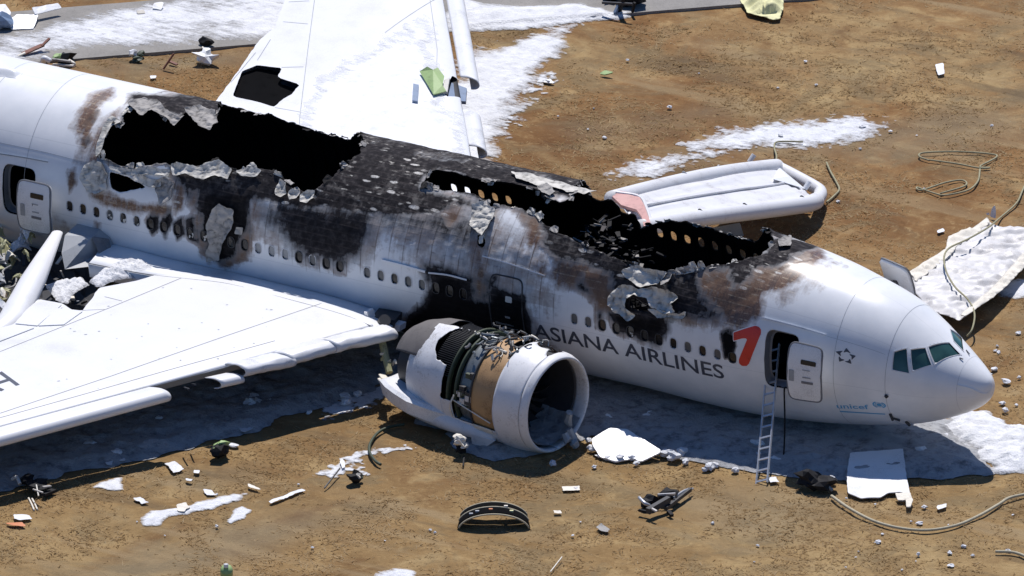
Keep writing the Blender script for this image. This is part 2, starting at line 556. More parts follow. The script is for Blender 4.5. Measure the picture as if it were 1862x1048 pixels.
def ground_mat():
    q = NT('dry_grass_ground')
    big = q.noise(0.11, 4, 0.6, dist=0.6); mid = q.noise(0.55, 6, 0.65, dist=0.4)
    cl = q.noise(2.3, 8, 0.75, dist=1.2); fine = q.noise(11, 6, 0.75, dist=0.5); patchy = q.noise(0.28, 6, 0.7, dist=1.0)
    far = q.n('ShaderNodeSeparateXYZ'); q.l(q.pos(), far.inputs[0])
    # redder grass on the far side of the wreck
    fy = q.ramp(q.math('MULTIPLY_ADD', q.math('ADD', far.outputs[1], q.math('MULTIPLY', q.math('SUBTRACT', big, 0.5), 34)), 0.02, 0.40), [(0.40, 0.0), (0.75, 1.0)])
    near = q.ramp(mid, [(0.30, (0.203, 0.129, 0.055)), (0.50, (0.271, 0.177, 0.078)), (0.68, (0.323, 0.222, 0.102))])
    red = q.ramp(mid, [(0.28, (0.142, 0.071, 0.028)), (0.50, (0.237, 0.135, 0.056)), (0.70, (0.345, 0.224, 0.102))])
    c = q.mix(fy, near, red)
    c = q.mix(q.math('MULTIPLY', q.attr('dark'), 0.88), c, q.mix(mid, (0.093, 0.045, 0.019), (0.186, 0.097, 0.040)))
    c = q.mix(q.math('MULTIPLY', q.attr('light'), q.ramp(mid, [(0.35, 0.3), (0.6, 1.0)])), c, (0.382, 0.281, 0.138))
    c = q.mix(q.math('MULTIPLY', q.ramp(patchy, [(0.50, 0.0), (0.62, 1.0)]), 0.7), c, (0.194, 0.147, 0.081))
    c = q.mix(q.math('MULTIPLY', q.ramp(patchy, [(0.30, 1.0), (0.44, 0.0)]), 0.65), c, (0.133, 0.069, 0.029))
    c = q.mix(q.math('MULTIPLY', q.ramp(mid, [(0.56, 0.0), (0.68, 1.0)]), 0.5), c, (0.406, 0.294, 0.143))
    c = q.mix(q.ramp(cl, [(0.30, 0.5), (0.44, 0.0)]), c, (0.095, 0.055, 0.024))
    c = q.mix(q.ramp(cl, [(0.55, 0.0), (0.68, 0.6)]), c, (0.406, 0.290, 0.140))
    c = q.mix(q.math('MULTIPLY', q.ramp(fine, [(0.34, 1.0), (0.44, 0.0)]), 0.22), c, (0.086, 0.051, 0.022))
    c = q.mix(q.math('MULTIPLY', q.attr('dirt'), 0.75), c, q.mix(mid, (0.152, 0.120, 0.075), (0.250, 0.204, 0.134)))
    # scraped tracks where the wreck and the trucks went
    tr = q.n('ShaderNodeTexNoise'); tr.inputs['Scale'].default_value = 1.0; tr.inputs['Detail'].default_value = 4
    rot = q.n('ShaderNodeMapping'); rot.inputs['Rotation'].default_value = (0, 0, math.radians(-52)); rot.inputs['Scale'].default_value = (0.06, 0.8, 1)
    q.l(q.pos(), rot.inputs['Vector']); q.l(rot.outputs[0], tr.inputs['Vector'])
    trk = q.math('MULTIPLY', q.ramp(tr.outputs['Fac'], [(0.55, 0.0), (0.66, 0.8)]), q.ramp(big, [(0.4, 0.35), (0.55, 1.0)]))
    c = q.mix(trk, c, (0.293, 0.216, 0.119))
    c = q.mix(q.math('MULTIPLY', q.ramp(tr.outputs['Fac'], [(0.36, 0.6), (0.43, 0.0)]), q.ramp(big, [(0.4, 0.2), (0.55, 1.0)])), c, (0.129, 0.094, 0.055))
    q.bump(q.math('ADD', cl, q.math('MULTIPLY', fine, 0.45)), 0.6, 0.14)
    return q.set(c, 0.95, spec=0.1)


def grass_mat():
    q = NT('straw_blades')
    c = q.ramp(q.attr('tone'), [(0.0, (0.25, 0.165, 0.078)), (0.35, (0.36, 0.25, 0.125)), (0.7, (0.47, 0.345, 0.185)), (1.0, (0.60, 0.47, 0.28))])
    q.set(c, 0.9, spec=0.05)
    tr = q.n('ShaderNodeBsdfTranslucent'); q.l(c, tr.inputs[0])
    mx = q.n('ShaderNodeMixShader'); mx.inputs[0].default_value = 0.55
    q.l(q.b.outputs[0], mx.inputs[1]); q.l(tr.outputs[0], mx.inputs[2]); q.l(mx.outputs[0], q.out.inputs[0])
    return q.m


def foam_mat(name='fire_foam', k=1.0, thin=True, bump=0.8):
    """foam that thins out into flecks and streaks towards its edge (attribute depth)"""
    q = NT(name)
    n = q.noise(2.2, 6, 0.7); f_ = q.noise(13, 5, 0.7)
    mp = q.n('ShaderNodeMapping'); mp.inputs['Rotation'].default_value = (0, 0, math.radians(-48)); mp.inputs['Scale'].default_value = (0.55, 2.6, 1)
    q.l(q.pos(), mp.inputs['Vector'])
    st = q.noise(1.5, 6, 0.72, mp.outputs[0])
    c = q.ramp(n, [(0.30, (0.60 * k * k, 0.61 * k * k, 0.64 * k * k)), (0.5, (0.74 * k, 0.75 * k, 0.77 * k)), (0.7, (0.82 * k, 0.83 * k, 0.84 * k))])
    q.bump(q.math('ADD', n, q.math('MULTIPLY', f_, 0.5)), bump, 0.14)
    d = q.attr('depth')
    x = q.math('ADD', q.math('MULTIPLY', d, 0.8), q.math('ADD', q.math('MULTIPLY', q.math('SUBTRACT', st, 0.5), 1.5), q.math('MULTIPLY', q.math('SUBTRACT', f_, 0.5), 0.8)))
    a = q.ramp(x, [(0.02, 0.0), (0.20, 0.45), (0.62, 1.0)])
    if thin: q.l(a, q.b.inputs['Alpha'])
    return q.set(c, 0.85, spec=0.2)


def pave_mat():
    q = NT('worn_asphalt')
    n = q.noise(0.6, 6, 0.65); f_ = q.noise(20, 4, 0.6)
    c = q.ramp(n, [(0.3, (0.20, 0.19, 0.175)), (0.7, (0.30, 0.285, 0.26))])
    c = q.mix(q.ramp(f_, [(0.35, 0.5), (0.5, 0.0)]), c, (0.13, 0.125, 0.115))
    q.bump(f_, 0.3, 0.02)
    return q.set(c, 0.9)


M['ground'] = ground_mat(); M['grass'] = grass_mat(); M['foam'] = foam_mat(); M['pave'] = pave_mat(); M['shade_painted_foam'] = foam_mat('shade_painted_foam', 0.50, False); M['spray_foam'] = foam_mat('spray_foam', 1.06, True, 0.35)  # the dark copy of the foam has shade painted into its colour

# ------------------------------------------------------------------ fuselage surface
X0 = -0.69                      # nose tip
ROLL = math.radians(9.0)        # right wing low
CR, SR = math.cos(ROLL), math.sin(ROLL)
_d = [0, .06, .2, .5, 1.0, 1.7, 2.4, 3.1, 3.9, 4.8, 5.8, 7.0, 8.4, 10.0, 12.5, 60]
ZT = pchip(_d, [-.76, -.54, -.37, -.13, .215, .665, 1.14, 1.56, 1.88, 2.13, 2.37, 2.57, 2.74, 2.93, 3.10, 3.10])
ZB = pchip(_d, [-.76, -1.08, -1.30, -1.56, -1.84, -2.15, -2.40, -2.58, -2.75, -2.91, -3.04, -3.15, -3.22, -3.20, -3.10, -3.10])
WD = pchip(_d, [0.004, .23, .44, .70, 1.02, 1.42, 1.745, 1.98, 2.17, 2.36, 2.57, 2.76, 2.92, 3.04, 3.10, 3.10])


def roll_pt(x, y, z):
    return np.stack([x, y * CR - z * SR, ZC + y * SR + z * CR], -1)


def unroll(p):
    y, z = p[1], p[2] - ZC
    return p[0], y * CR + z * SR, -y * SR + z * CR


def skin(x, s, off=0.0):
    """point on the fuselage: x along it, s metres of arc from the crown towards the near (right) side"""
    x, s = np.broadcast_arrays(np.asarray(x, float), np.asarray(s, float))
    d = np.maximum(X0 - x, 0)
    th = s / 3.1
    zt, zb, wd = ZT(d), ZB(d), WD(d)
    zm, h = (zt + zb) / 2, (zt - zb) / 2
    y, z = -(wd + off) * np.sin(th), zm + (h + off) * np.cos(th)
    return roll_pt(x, y, z)


def on_skin(u, v, far=False):
    """read a photo position as fuselage coordinates (x, s); far: on the inside of the far wall"""
    d = ray(u, v)
    L = np.linalg.norm(d); d = d / L
    tc = np.dot(np.array([-20, 0, ZC]) - CAM, d)
    t = np.linspace(tc - 45, tc + 45, 6000)
    p = CAM + t[:, None] * d
    y, z = p[:, 1], p[:, 2] - ZC
    yl, zl = y * CR + z * SR, -y * SR + z * CR
    dd = np.maximum(X0 - p[:, 0], 0)
    zt, zb, wd = ZT(dd), ZB(dd), WD(dd)
    f = (yl / wd) ** 2 + ((zl - (zt + zb) / 2) / ((zt - zb) / 2)) ** 2 - 1
    f = np.where(p[:, 0] > X0, 1, f)
    k = np.nonzero(f < 0)[0]
    i = (k[-1] if far else k[0]) if len(k) else int(np.argmin(f))
    th = math.atan2(-yl[i] / wd[i], (zl[i] - (zt[i] + zb[i]) / 2) / ((zt[i] - zb[i]) / 2))
    return p[i, 0], th * 3.1


def sk(pts, far=False):
    return [on_skin(p[0], p[1], far or (len(p) > 2 and p[2] == 'f')) for p in pts]


def patch(poly, off=0.01, res=0.06, rag=0.0, bulge=0.0, crumple=0.0, seed=0, fr=3.0):
    """piece of sheet lying on the fuselage, its outline in fuselage coordinates"""
    P = np.asarray(poly)
    res = max(.006, min(res, float((P.max(0) - P.min(0)).min()) / 5))
    x0, s0 = P.min(0) - 0.15 - rag; x1, s1 = P.max(0) + 0.15 + rag
    X, S = np.meshgrid(np.arange(x1, x0, -res), np.arange(s0, s1, res), indexing='ij')
    f = sdf(X, S, P)
    if rag:
        f = f + rag * (fbm(X * fr, S * fr, 4, seed) - 0.5) * 2
    o = off + bulge * np.clip(f / 0.25, 0, 1)
    fold = None
    if crumple:
        a1 = np.abs(fbm(X * fr, S * fr * 1.3, 3, seed + 5) - 0.5) * 3.2
        a2 = np.abs(vnoise(X * fr * 2.3, S * fr * 1.7, seed + 6) - .5) * 2
        hgt = .65 * a1 + .35 * a2
        curl = np.clip(1 - f / .20, 0, 1) ** 1.5 * vnoise(X * 3.1, S * 3.1, seed + 9)
        o = o + crumple * (.40 * hgt + .75 * curl)
        fold = np.clip(.22 + .75 * a1 + .15 * a2, 0, 1)
        V, F, A = clip_grid(skin(X, S, o), f, {'fold': fold})
        return V, F, A
    V, F, A = clip_grid(skin(X, S, o), f)
    return V, F


def rounded(cx, cs, hx, hs, r=0.5, n=20):
    """superellipse outline in fuselage coordinates"""
    out = []
    for k in range(n):
        a = 2 * math.pi * k / n
        c, s_ = math.cos(a), math.sin(a)
        e = 2 / (2 + 2 * r)
        out.append((cx + hx * math.copysign(abs(c) ** e, c), cs + hs * math.copysign(abs(s_) ** e, s_)))
    return out


# ------------------------------------------------------------------ ground, taxiway, foam
def axis(lo, hi, step, far):
    a = np.arange(lo, hi + step, step)
    g = [step * 2 * 1.45 ** k for k in range(22)]
    c = np.cumsum(g); c = c[c < far]
    return np.concatenate([lo - c[::-1], a, hi + c])


gx_, gy_ = axis(-62, 12, 0.22, 3000), axis(-36, 50, 0.22, 3000)
GX, GY = np.meshgrid(gx_, gy_, indexing='ij')


def ground_h(x, y):
    return 0.10 * (fbm(np.asarray(x) * 0.5, np.asarray(y) * 0.5, 3, 3) - 0.5) + 0.07 * (fbm(np.asarray(x) * 2.2, np.asarray(y) * 2.2, 3, 9) - 0.5) - 0.03


GZ = ground_h(GX, GY)
ni, nj = GX.shape
bI, bJ = np.meshgrid(np.arange(ni - 1), np.arange(nj - 1), indexing='ij')
b_ = (bI * nj + bJ).ravel()
gf = np.stack([b_, b_ + nj, b_ + nj + 1, b_ + 1], 1)
zones = [
    ('dark', .9, 2.0, [(880, 320), (930, 220), (1000, 170), (1100, 180), (1200, 160), (1330, 190), (1300, 240), (1150, 260), (1080, 330)]),
    ('dark', .7, 2.0, [(1080, 60), (1330, 70), (1400, 110), (1330, 150), (1180, 140), (1080, 110)]),
    ('dark', .6, 1.5, [(1480, 350), (1640, 350), (1760, 380), (1640, 420), (1500, 400)]),
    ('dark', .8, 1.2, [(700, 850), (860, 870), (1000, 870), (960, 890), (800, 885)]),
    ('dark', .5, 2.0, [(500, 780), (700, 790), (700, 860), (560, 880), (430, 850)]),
    ('light', .8, 2.5, [(1350, 60), (1600, 30), (1862, 60), (1862, 200), (1600, 190), (1400, 200)]),
    ('light', .6, 2.0, [(960, 90), (1120, 70), (1200, 120), (1080, 160), (1020, 140)]),
    ('light', .6, 2.0, [(1250, 960), (1500, 930), (1862, 960), (1862, 1048), (1300, 1048)]),
    ('light', .5, 2.0, [(0, 940), (200, 960), (300, 1048), (0, 1048)]),
    ('dirt', .9, 1.2, [(1050, 230), (1200, 200), (1330, 190), (1320, 205), (1180, 240), (1100, 270)]),
    ('dirt', .8, 1.5, [(1480, 250), (1640, 205), (1862, 190), (1862, 250), (1700, 265), (1560, 275)]),
    ('dirt', .8, 1.0, [(200, 1048), (420, 960), (640, 920), (700, 930), (520, 985), (330, 1048)]),
    ('dirt', .6, 1.0, [(330, 860), (460, 840), (480, 880), (400, 900), (340, 890)]),
    ('dirt', .7, 1.2, [(1250, 900), (1480, 900), (1560, 950), (1400, 965), (1250, 940)]),
    ('dirt', .6, 1.5, [(1120, 330), (1300, 250), (1560, 240), (1500, 290), (1300, 300), (1180, 350)]),
    ('light', .9, .22, [(955, 262), (965, 258), (1010, 290), (1070, 322), (1060, 326), (1000, 298)]),
    ('light', .8, .25, [(1330, 205), (1480, 190), (1640, 160), (1640, 166), (1490, 198), (1335, 212)]),
    ('dirt', .9, .25, [(1230, 285), (1420, 262), (1640, 215), (1645, 223), (1430, 272), (1240, 295)]),
    ('dark', .9, .22, [(120, 1048), (200, 1010), (330, 950), (338, 955), (215, 1018), (140, 1050)]),
    ('dark', .8, .22, [(400, 985), (520, 940), (640, 905), (644, 911), (525, 948), (405, 993)]),
    ('light', .8, .25, [(230, 1048), (360, 1000), (480, 955), (486, 962), (368, 1008), (245, 1050)]),
    ('dark', .8, .3, [(1500, 700), (1560, 720), (1862, 640), (1862, 655), (1600, 740)]),
    ('dark', .8, .25, [(1060, 210), (1180, 190), (1320, 178), (1320, 186), (1180, 200), (1070, 222)]),
    ('dark', .9, .25, [(1130, 345), (1180, 338), (1230, 346), (1180, 352)]),
    ('dirt', .9, .8, [(110, 118), (430, 98), (430, 112), (200, 140)]),
]
ZN = {k: np.zeros(GX.shape) for k in ('dark', 'light', 'dirt')}
zw = fbm(GX * .45, GY * .45, 4, 21) - .5
for k, st_, soft_, P_ in zones:
    Q_ = np.array([atz(u, v)[:2] for u, v in P_]); l_, h_ = Q_.min(0) - 6, Q_.max(0) + 6
    m_ = (GX > l_[0]) & (GX < h_[0]) & (GY > l_[1]) & (GY < h_[1])
    ZN[k][m_] = np.maximum(ZN[k][m_], st_ * np.clip(.5 + (sdf(GX[m_], GY[m_], Q_) + zw[m_] * 3 * soft_) / (2 * soft_), 0, 1))
g = obj('ground', np.stack([GX, GY, GZ], -1).reshape(-1, 3), gf, M['ground'], smooth=True, base=(0, 0, 0), attrs={k: a.ravel() for k, a in ZN.items()})
tag(g, kind='structure')

# the taxiway runs across the far left corner; its near edge was read off the photograph
e0, e1 = atz(110, 113)[:2], atz(1480, 0)[:2]
ed = (e1 - e0) / np.linalg.norm(e1 - e0)
en = np.array([-ed[1], ed[0]])
h0 = atz(60, 22)[:2]
PW = float(np.dot(h0 - e0, en))
mb = MB()
a_, b2 = e0 - ed * 260, e1 + ed * 260
top = [(*a_, .075), (*b2, .075), (*(b2 + en * PW), .075), (*(a_ + en * PW), .075)]
bot = [(x, y, -.3) for x, y, z in top]
mb.add(top + bot, [(0, 1, 2, 3), (7, 6, 5, 4), (0, 4, 5, 1), (1, 5, 6, 2), (2, 6, 7, 3), (3, 7, 4, 0)])
tag(mb.build('taxiway', M['pave'], base=(*e0, 0)), kind='structure')


def pave_side(x, y):
    return (x - e0[0]) * en[0] + (y - e0[1]) * en[1]


foam_fields = []


def foam(name, label, polys, h=0.10, rag=0.5, fr=1.3, res=0.09, cover=1.0, seed=0, z=None, speck=0.0, mat='foam', soft=0.7):
    """sheet of foam over the ground: outlines read off the photo, edges and holes broken up"""
    G = [np.array([atz(u, v)[:2] for u, v in p]) for p in polys]
    allp = np.vstack(G)
    x0, y0 = allp.min(0) - 0.8; x1, y1 = allp.max(0) + 0.8
    X, Y = np.meshgrid(np.arange(x0, x1, res), np.arange(y0, y1, res), indexing='ij')
    f = np.full(X.shape, -9.0)
    for p in G:
        f = np.maximum(f, sdf(X, Y, p))
    foam_fields.append((G, rag))
    f = np.minimum(f, 1.2)
    f = f + rag * (fbm(X * fr, Y * fr, 5, seed) - 0.5) * 2.4 + speck * (fbm(X * 6, Y * 6, 4, seed + 3) - 0.62) * 2
    lump = 0.35 + 0.65 * fbm(X * 2.6, Y * 2.6, 4, seed + 8)
    hh = 0.6 * h * np.clip(f / 0.7, 0, 1) * lump
    gz = np.where(pave_side(X, Y) > 0, .076, ground_h(X, Y) + 0.03) if z is None else z
    V, F, A = clip_grid(np.stack([X, Y, gz + hh], -1), f, {'depth': np.clip(f / max(soft, .05), 0, 1.6)})
    if F:
        tag(obj(name, V, F, M[mat], smooth=True, attrs=A), label, 'foam', kind='stuff')


foam('foam', 'white fire foam covering the taxiway at the upper left', [[(-60, 60), (40, 52), (120, 30), (260, 4), (420, -30), (640, -60), (700, 30), (560, 70), (520, 78), (440, 78), (330, 100), (260, 92), (150, 96), (60, 120), (-60, 130)]], .07, .9, .7, .12, seed=2, speck=.5, soft=1.5)
foam('foam', 'white foam along the taxiway edge right of the far wing', [[(820, -10), (880, 10), (960, 12), (1060, 6), (1110, 22), (1165, 20), (1150, 36), (1040, 46), (940, 54), (845, 58), (800, 60)]], .22, .35, 1.0, .1, seed=4, soft=0.35)
foam('foam', 'thick white foam beside the leading edge of the far wing', [[(780, 340), (830, 90), (890, 85), (960, 60), (1050, 44), (1040, 84), (1005, 120), (975, 160), (950, 190), (925, 235), (905, 280), (885, 325)]], .10, .6, 1.3, .08, seed=6, speck=.2, soft=.8)
foam('foam', 'thin speckled foam fading into the brown grass by the wing', [[(900, 210), (960, 150), (1010, 120), (1030, 145), (990, 165), (960, 190), (920, 230)]], .05, .8, 1.6, .08, seed=8, speck=1.0)
foam('foam', 'streaked white foam on the grass behind the inflated slide', [[(1225, 264), (1300, 234), (1420, 216), (1560, 206), (1625, 228), (1600, 250), (1500, 272), (1400, 272), (1320, 280), (1240, 284)], [(1095, 314), (1150, 286), (1240, 274), (1330, 264), (1340, 284), (1240, 306), (1215, 326), (1110, 328)], [(1315, 228), (1360, 224), (1378, 230), (1340, 234)], [(1490, 250), (1550, 246), (1540, 252)], [(1605, 212), (1630, 212), (1626, 219), (1606, 219)]], .05, .30, 1.6, .07, seed=11, speck=.6, soft=1.0)
foam('foam', 'broad foam with shade painted in, lying in the shadow under the near wing', [[(-60, 905), (-60, 740), (100, 690), (250, 650), (330, 630), (480, 600), (690, 560), (840, 600), (800, 680), (730, 700), (690, 704), (700, 706), (600, 742), (470, 782), (330, 818), (240, 838), (120, 866), (30, 888)]], .55, .45, .8, .1, seed=13, soft=0.4, mat='shade_painted_foam')  # outline follows the wing's cast shadow, darker colour deepens it
foam('foam', 'foam with shade painted in, lying in the shadow under the nose and front fuselage', [[(740, 770), (800, 690), (980, 620), (1110, 640), (1250, 690), (1400, 730), (1560, 750), (1700, 750), (1760, 790), (1800, 860), (1690, 872), (1540, 876), (1440, 866), (1330, 850), (1210, 830), (1075, 785), (1000, 822), (900, 842), (850, 822), (800, 785)]], .50, .45, .9, .1, seed=15, soft=0.4, mat='shade_painted_foam')  # painted shade again, cut to the fuselage and engine shadow
foam('foam', 'bubbly bright white foam on the grass in front of the nose', [[(1690, 775), (1755, 745), (1800, 748), (1850, 775), (1900, 785), (1900, 865), (1845, 862), (1812, 868), (1780, 830)]], .60, .40, 1.6, .07, seed=17, soft=0.3)
foam('foam', 'wind-blown foam streaks between the near wing and the engine', [[(570, 745), (640, 715), (700, 700), (705, 720), (650, 745), (600, 760)], [(555, 868), (600, 850), (660, 842), (658, 860), (600, 872)], [(620, 830), (700, 812), (780, 812), (700, 822), (640, 838)]], .05, .55, 1.6, .08, seed=19, soft=0.35, speck=.6)
foam('foam', 'long white foam patch on the grass at the lower left', [[(254, 945), (275, 930), (320, 925), (395, 905), (455, 893), (440, 910), (390, 925), (310, 940), (290, 955), (262, 957)]], .16, .16, 1.8, .06, seed=21, soft=0.2)
foam('foam', 'small wedge of white foam near the wing shadow', [[(170, 886), (195, 872), (222, 868), (222, 893), (195, 893)]], .14, .12, 2.0, .06, seed=23, soft=0.15)
foam('foam', 'flat white foam sheet right of the long foam patch', [[(413, 948), (425, 928), (440, 922), (456, 928), (444, 945), (416, 953)]], .12, .08, 2.0, .05, seed=25, soft=0.12)
foam('foam', 'grey-white foam patch at the bottom edge of the grass', [[(670, 1060), (690, 1040), (720, 1034), (755, 1040), (770, 1060)]], .07, .25, 1.8, .07, seed=27, soft=0.3)
foam('foam', 'pale wet foam at the right edge beyond the collapsed slide', [[(1810, 530), (1835, 508), (1900, 498), (1900, 535), (1840, 545)]], .08, .3, 1.6, .08, seed=29, soft=0.4)

# dry grass, denser in drifts
N = 80000
uu = rng.uniform(-60, 1920, N); vv = rng.uniform(-30, 1080, N)
dr = FV[None] + ((uu - 931) / FPX)[:, None] * RV + ((524 - vv) / FPX)[:, None] * UV
gp = CAM + (-CAM[2] / dr[:, 2])[:, None] * dr
dens = fbm(gp[:, 0] * 0.45, gp[:, 1] * 0.45, 4, 40)
keep = rng.uniform(0, 1, N) < np.clip((dens - 0.42) * 5, 0.03, 1)
ps = pave_side(gp[:, 0], gp[:, 1])
keep &= ~((ps > -0.1) & (ps < PW + 0.1))
for G, rag in foam_fields:
    for p in G:
        k = np.nonzero(keep)[0]
        keep[k[sdf(gp[k, 0], gp[k, 1], p) > -0.05]] = False
gp = gp[keep]; n_ = len(gp)
gp[:, 2] = ground_h(gp[:, 0], gp[:, 1])
V = []; tone = []
for b in range(3):
    a = rng.uniform(0, 2 * math.pi, n_); L = rng.uniform(.02, .06, n_) * (0.7 + 0.6 * (b == 0)); wv = rng.uniform(.012, .032, n_)
    lean = rng.uniform(1.5, 5.0, n_) * L
    c = gp + np.stack([rng.normal(0, .05, n_), rng.normal(0, .05, n_), np.zeros(n_)], -1)
    sd = np.stack([-np.sin(a), np.cos(a), np.zeros(n_)], -1) * wv[:, None]
    tip = c + np.stack([np.cos(a) * lean, np.sin(a) * lean, L], -1)
    V.append(np.stack([c - sd, c + sd, tip], 1))
    t = np.clip(fbm(gp[:, 0] * .6, gp[:, 1] * .6, 3, 50) * 0.9 + rng.normal(0, .2, n_) + 0.2, 0, 1)
    tone.append(np.repeat(t, 3))
V = np.concatenate(V).reshape(-1, 3)
tag(obj('dry_grass', V, np.arange(len(V)).reshape(-1, 3), M['grass'], attrs={'tone': np.concatenate(tone)}, base=(-20, 0, 0)),
    'dry straw-coloured grass tufts all over the ground', 'grass', kind='stuff')

# ------------------------------------------------------------------ the airliner
plane = thing('airliner', 'burnt-out white airliner lying on its belly with its roof burned open', 'airplane', (-22, 0, 0))

holes = {
    'roof': ([(178, 276), (180, 261), (188, 238), (198, 221), (222, 226), (224, 209), (237, 195), (253, 189), (283, 192), (300, 205), (320, 219), (332, 208), (348, 200), (361, 215), (381, 232), (394, 214),
              (400, 190, 'f'), (440, 200, 'f'), (490, 210, 'f'), (524, 224, 'f'), (552, 233, 'f'), (596, 244, 'f'), (640, 253, 'f'),
              (663, 265), (650, 285), (627, 303), (609, 319), (596, 331), (575, 347), (560, 351), (544, 350), (529, 334), (511, 321), (488, 311), (457, 306), (438, 316), (421, 309), (402, 306), (392, 291), (376, 302), (317, 307), (300, 296), (276, 297), (247, 307), (214, 302), (188, 289)], .10),
    'front_roof': ([(770, 339), (779, 322), (775, 316), (796, 308), (827, 316), (863, 325), (894, 329), (930, 333), (961, 342), (982, 347), (1000, 362), (1018, 372), (1038, 360),
                    (1069, 357, 'f'), (1092, 365, 'f'), (1113, 362, 'f'), (1130, 385, 'f'), (1155, 392, 'f'), (1167, 416, 'f'), (1183, 409, 'f'), (1203, 403, 'f'), (1245, 403, 'f'), (1281, 413, 'f'), (1338, 430, 'f'), (1376, 441, 'f'),
                    (1407, 446), (1394, 455), (1384, 465), (1348, 475), (1307, 483), (1245, 495), (1204, 500), (1183, 494), (1141, 481), (1095, 458), (1051, 440), (1018, 424), (992, 411), (979, 393), (966, 388), (940, 378), (915, 375), (889, 377), (886, 368), (871, 360), (848, 352), (822, 346), (786, 344)], .07),
    'slot': ([(201, 314), (237, 324), (273, 341), (232, 347), (219, 351), (204, 346), (200, 330)], .05),
    'burst': ([(1147, 541), (1160, 544), (1178, 555), (1181, 567), (1165, 565), (1145, 560)], .05),
    'melt': ([(866, 425), (880, 428), (884, 440), (878, 451), (869, 446)], .03),
}
H = {k: (sk(p), r) for k, (p, r) in holes.items()}

WP = 0.5334
win_s = on_skin(792.5, 523.9)[1]
win_x0 = on_skin(792.5, 523.9)[0] - 27 * WP
near_idx = list(range(0, 21)) + list(range(22, 30)) + list(range(37, 49))
win_near = [(win_x0 + i * WP, win_s) for i in near_idx]
win_far = [(win_x0 + i * WP + .19, -win_s) for i in list(range(21, 26)) + list(range(36, 44))]

door_px = {'front': [(1398, 602), (1459, 608), (1452, 709), (1391, 701)], 'rear': [(11, 298), (67, 308), (67, 392), (8, 392)], 'mid': [(900, 498), (958, 511), (955, 622), (893, 606)]}
DOOR = {k: sk(p) for k, p in door_px.items()}


def drect(k):
    P = np.array(DOOR[k])
    return P[:, 0].mean(), P[:, 1].mean(), (P[1:3, 0].mean() - P[[0, 3], 0].mean()) / 2, (P[2:, 1].mean() - P[:2, 1].mean()) / 2


cockpit = [[(1627, 642), (1648, 636), (1652, 677), (1624, 671)],
           [(1658, 638), (1682, 635), (1692, 663), (1661, 673)],
           [(1691, 632), (1725, 625), (1744, 645), (1702, 660)],
           [(1729, 601), (1748, 614), (1751, 637), (1735, 620)]]
COCK = [sk(c) for c in cockpit]

dv = np.concatenate([[0, .004, .015, .035, .065, .1, .15, .21, .28, .36], np.arange(.44, 46.2, .068)])
sv = np.linspace(-math.pi * 3.1, math.pi * 3.1, 300)
X, S = np.meshgrid(X0 - dv, sv, indexing='ij')
f = np.full(X.shape, 5.0)
rn = fbm(X * 3.2, S * 3.2, 5, 77) - 0.5
rn2 = fbm(X * 9, S * 9, 3, 78) - 0.5
for k, (P, r) in H.items():
    f = np.minimum(f, -(sdf(X, S, P) + r * (rn * 2.6 + rn2 * 0.9)))
for (cx, cs) in win_near + win_far:
    m = (np.abs(X - cx) < .4) & (np.abs(S - cs) < .5)
    q = (np.abs((X[m] - cx) / .128) ** 2.7 + np.abs((S[m] - cs) / .188) ** 2.7) ** (1 / 2.7)
    f[m] = np.minimum(f[m], (q - 1) * .14)
for k in ('front', 'rear'):
    cx, cs, hx, hs = drect(k)
    for sg in ((1, -1) if k == 'front' else (1,)):
        f = np.minimum(f, -(sdf(X, S, rounded(cx, cs * sg, hx, hs, 2.2, 28))))
for P in COCK:
    P = np.array(P); P = P.mean(0) + (P - P.mean(0)) * 1.10
    f = np.minimum(f, -sdf(X, S, P))

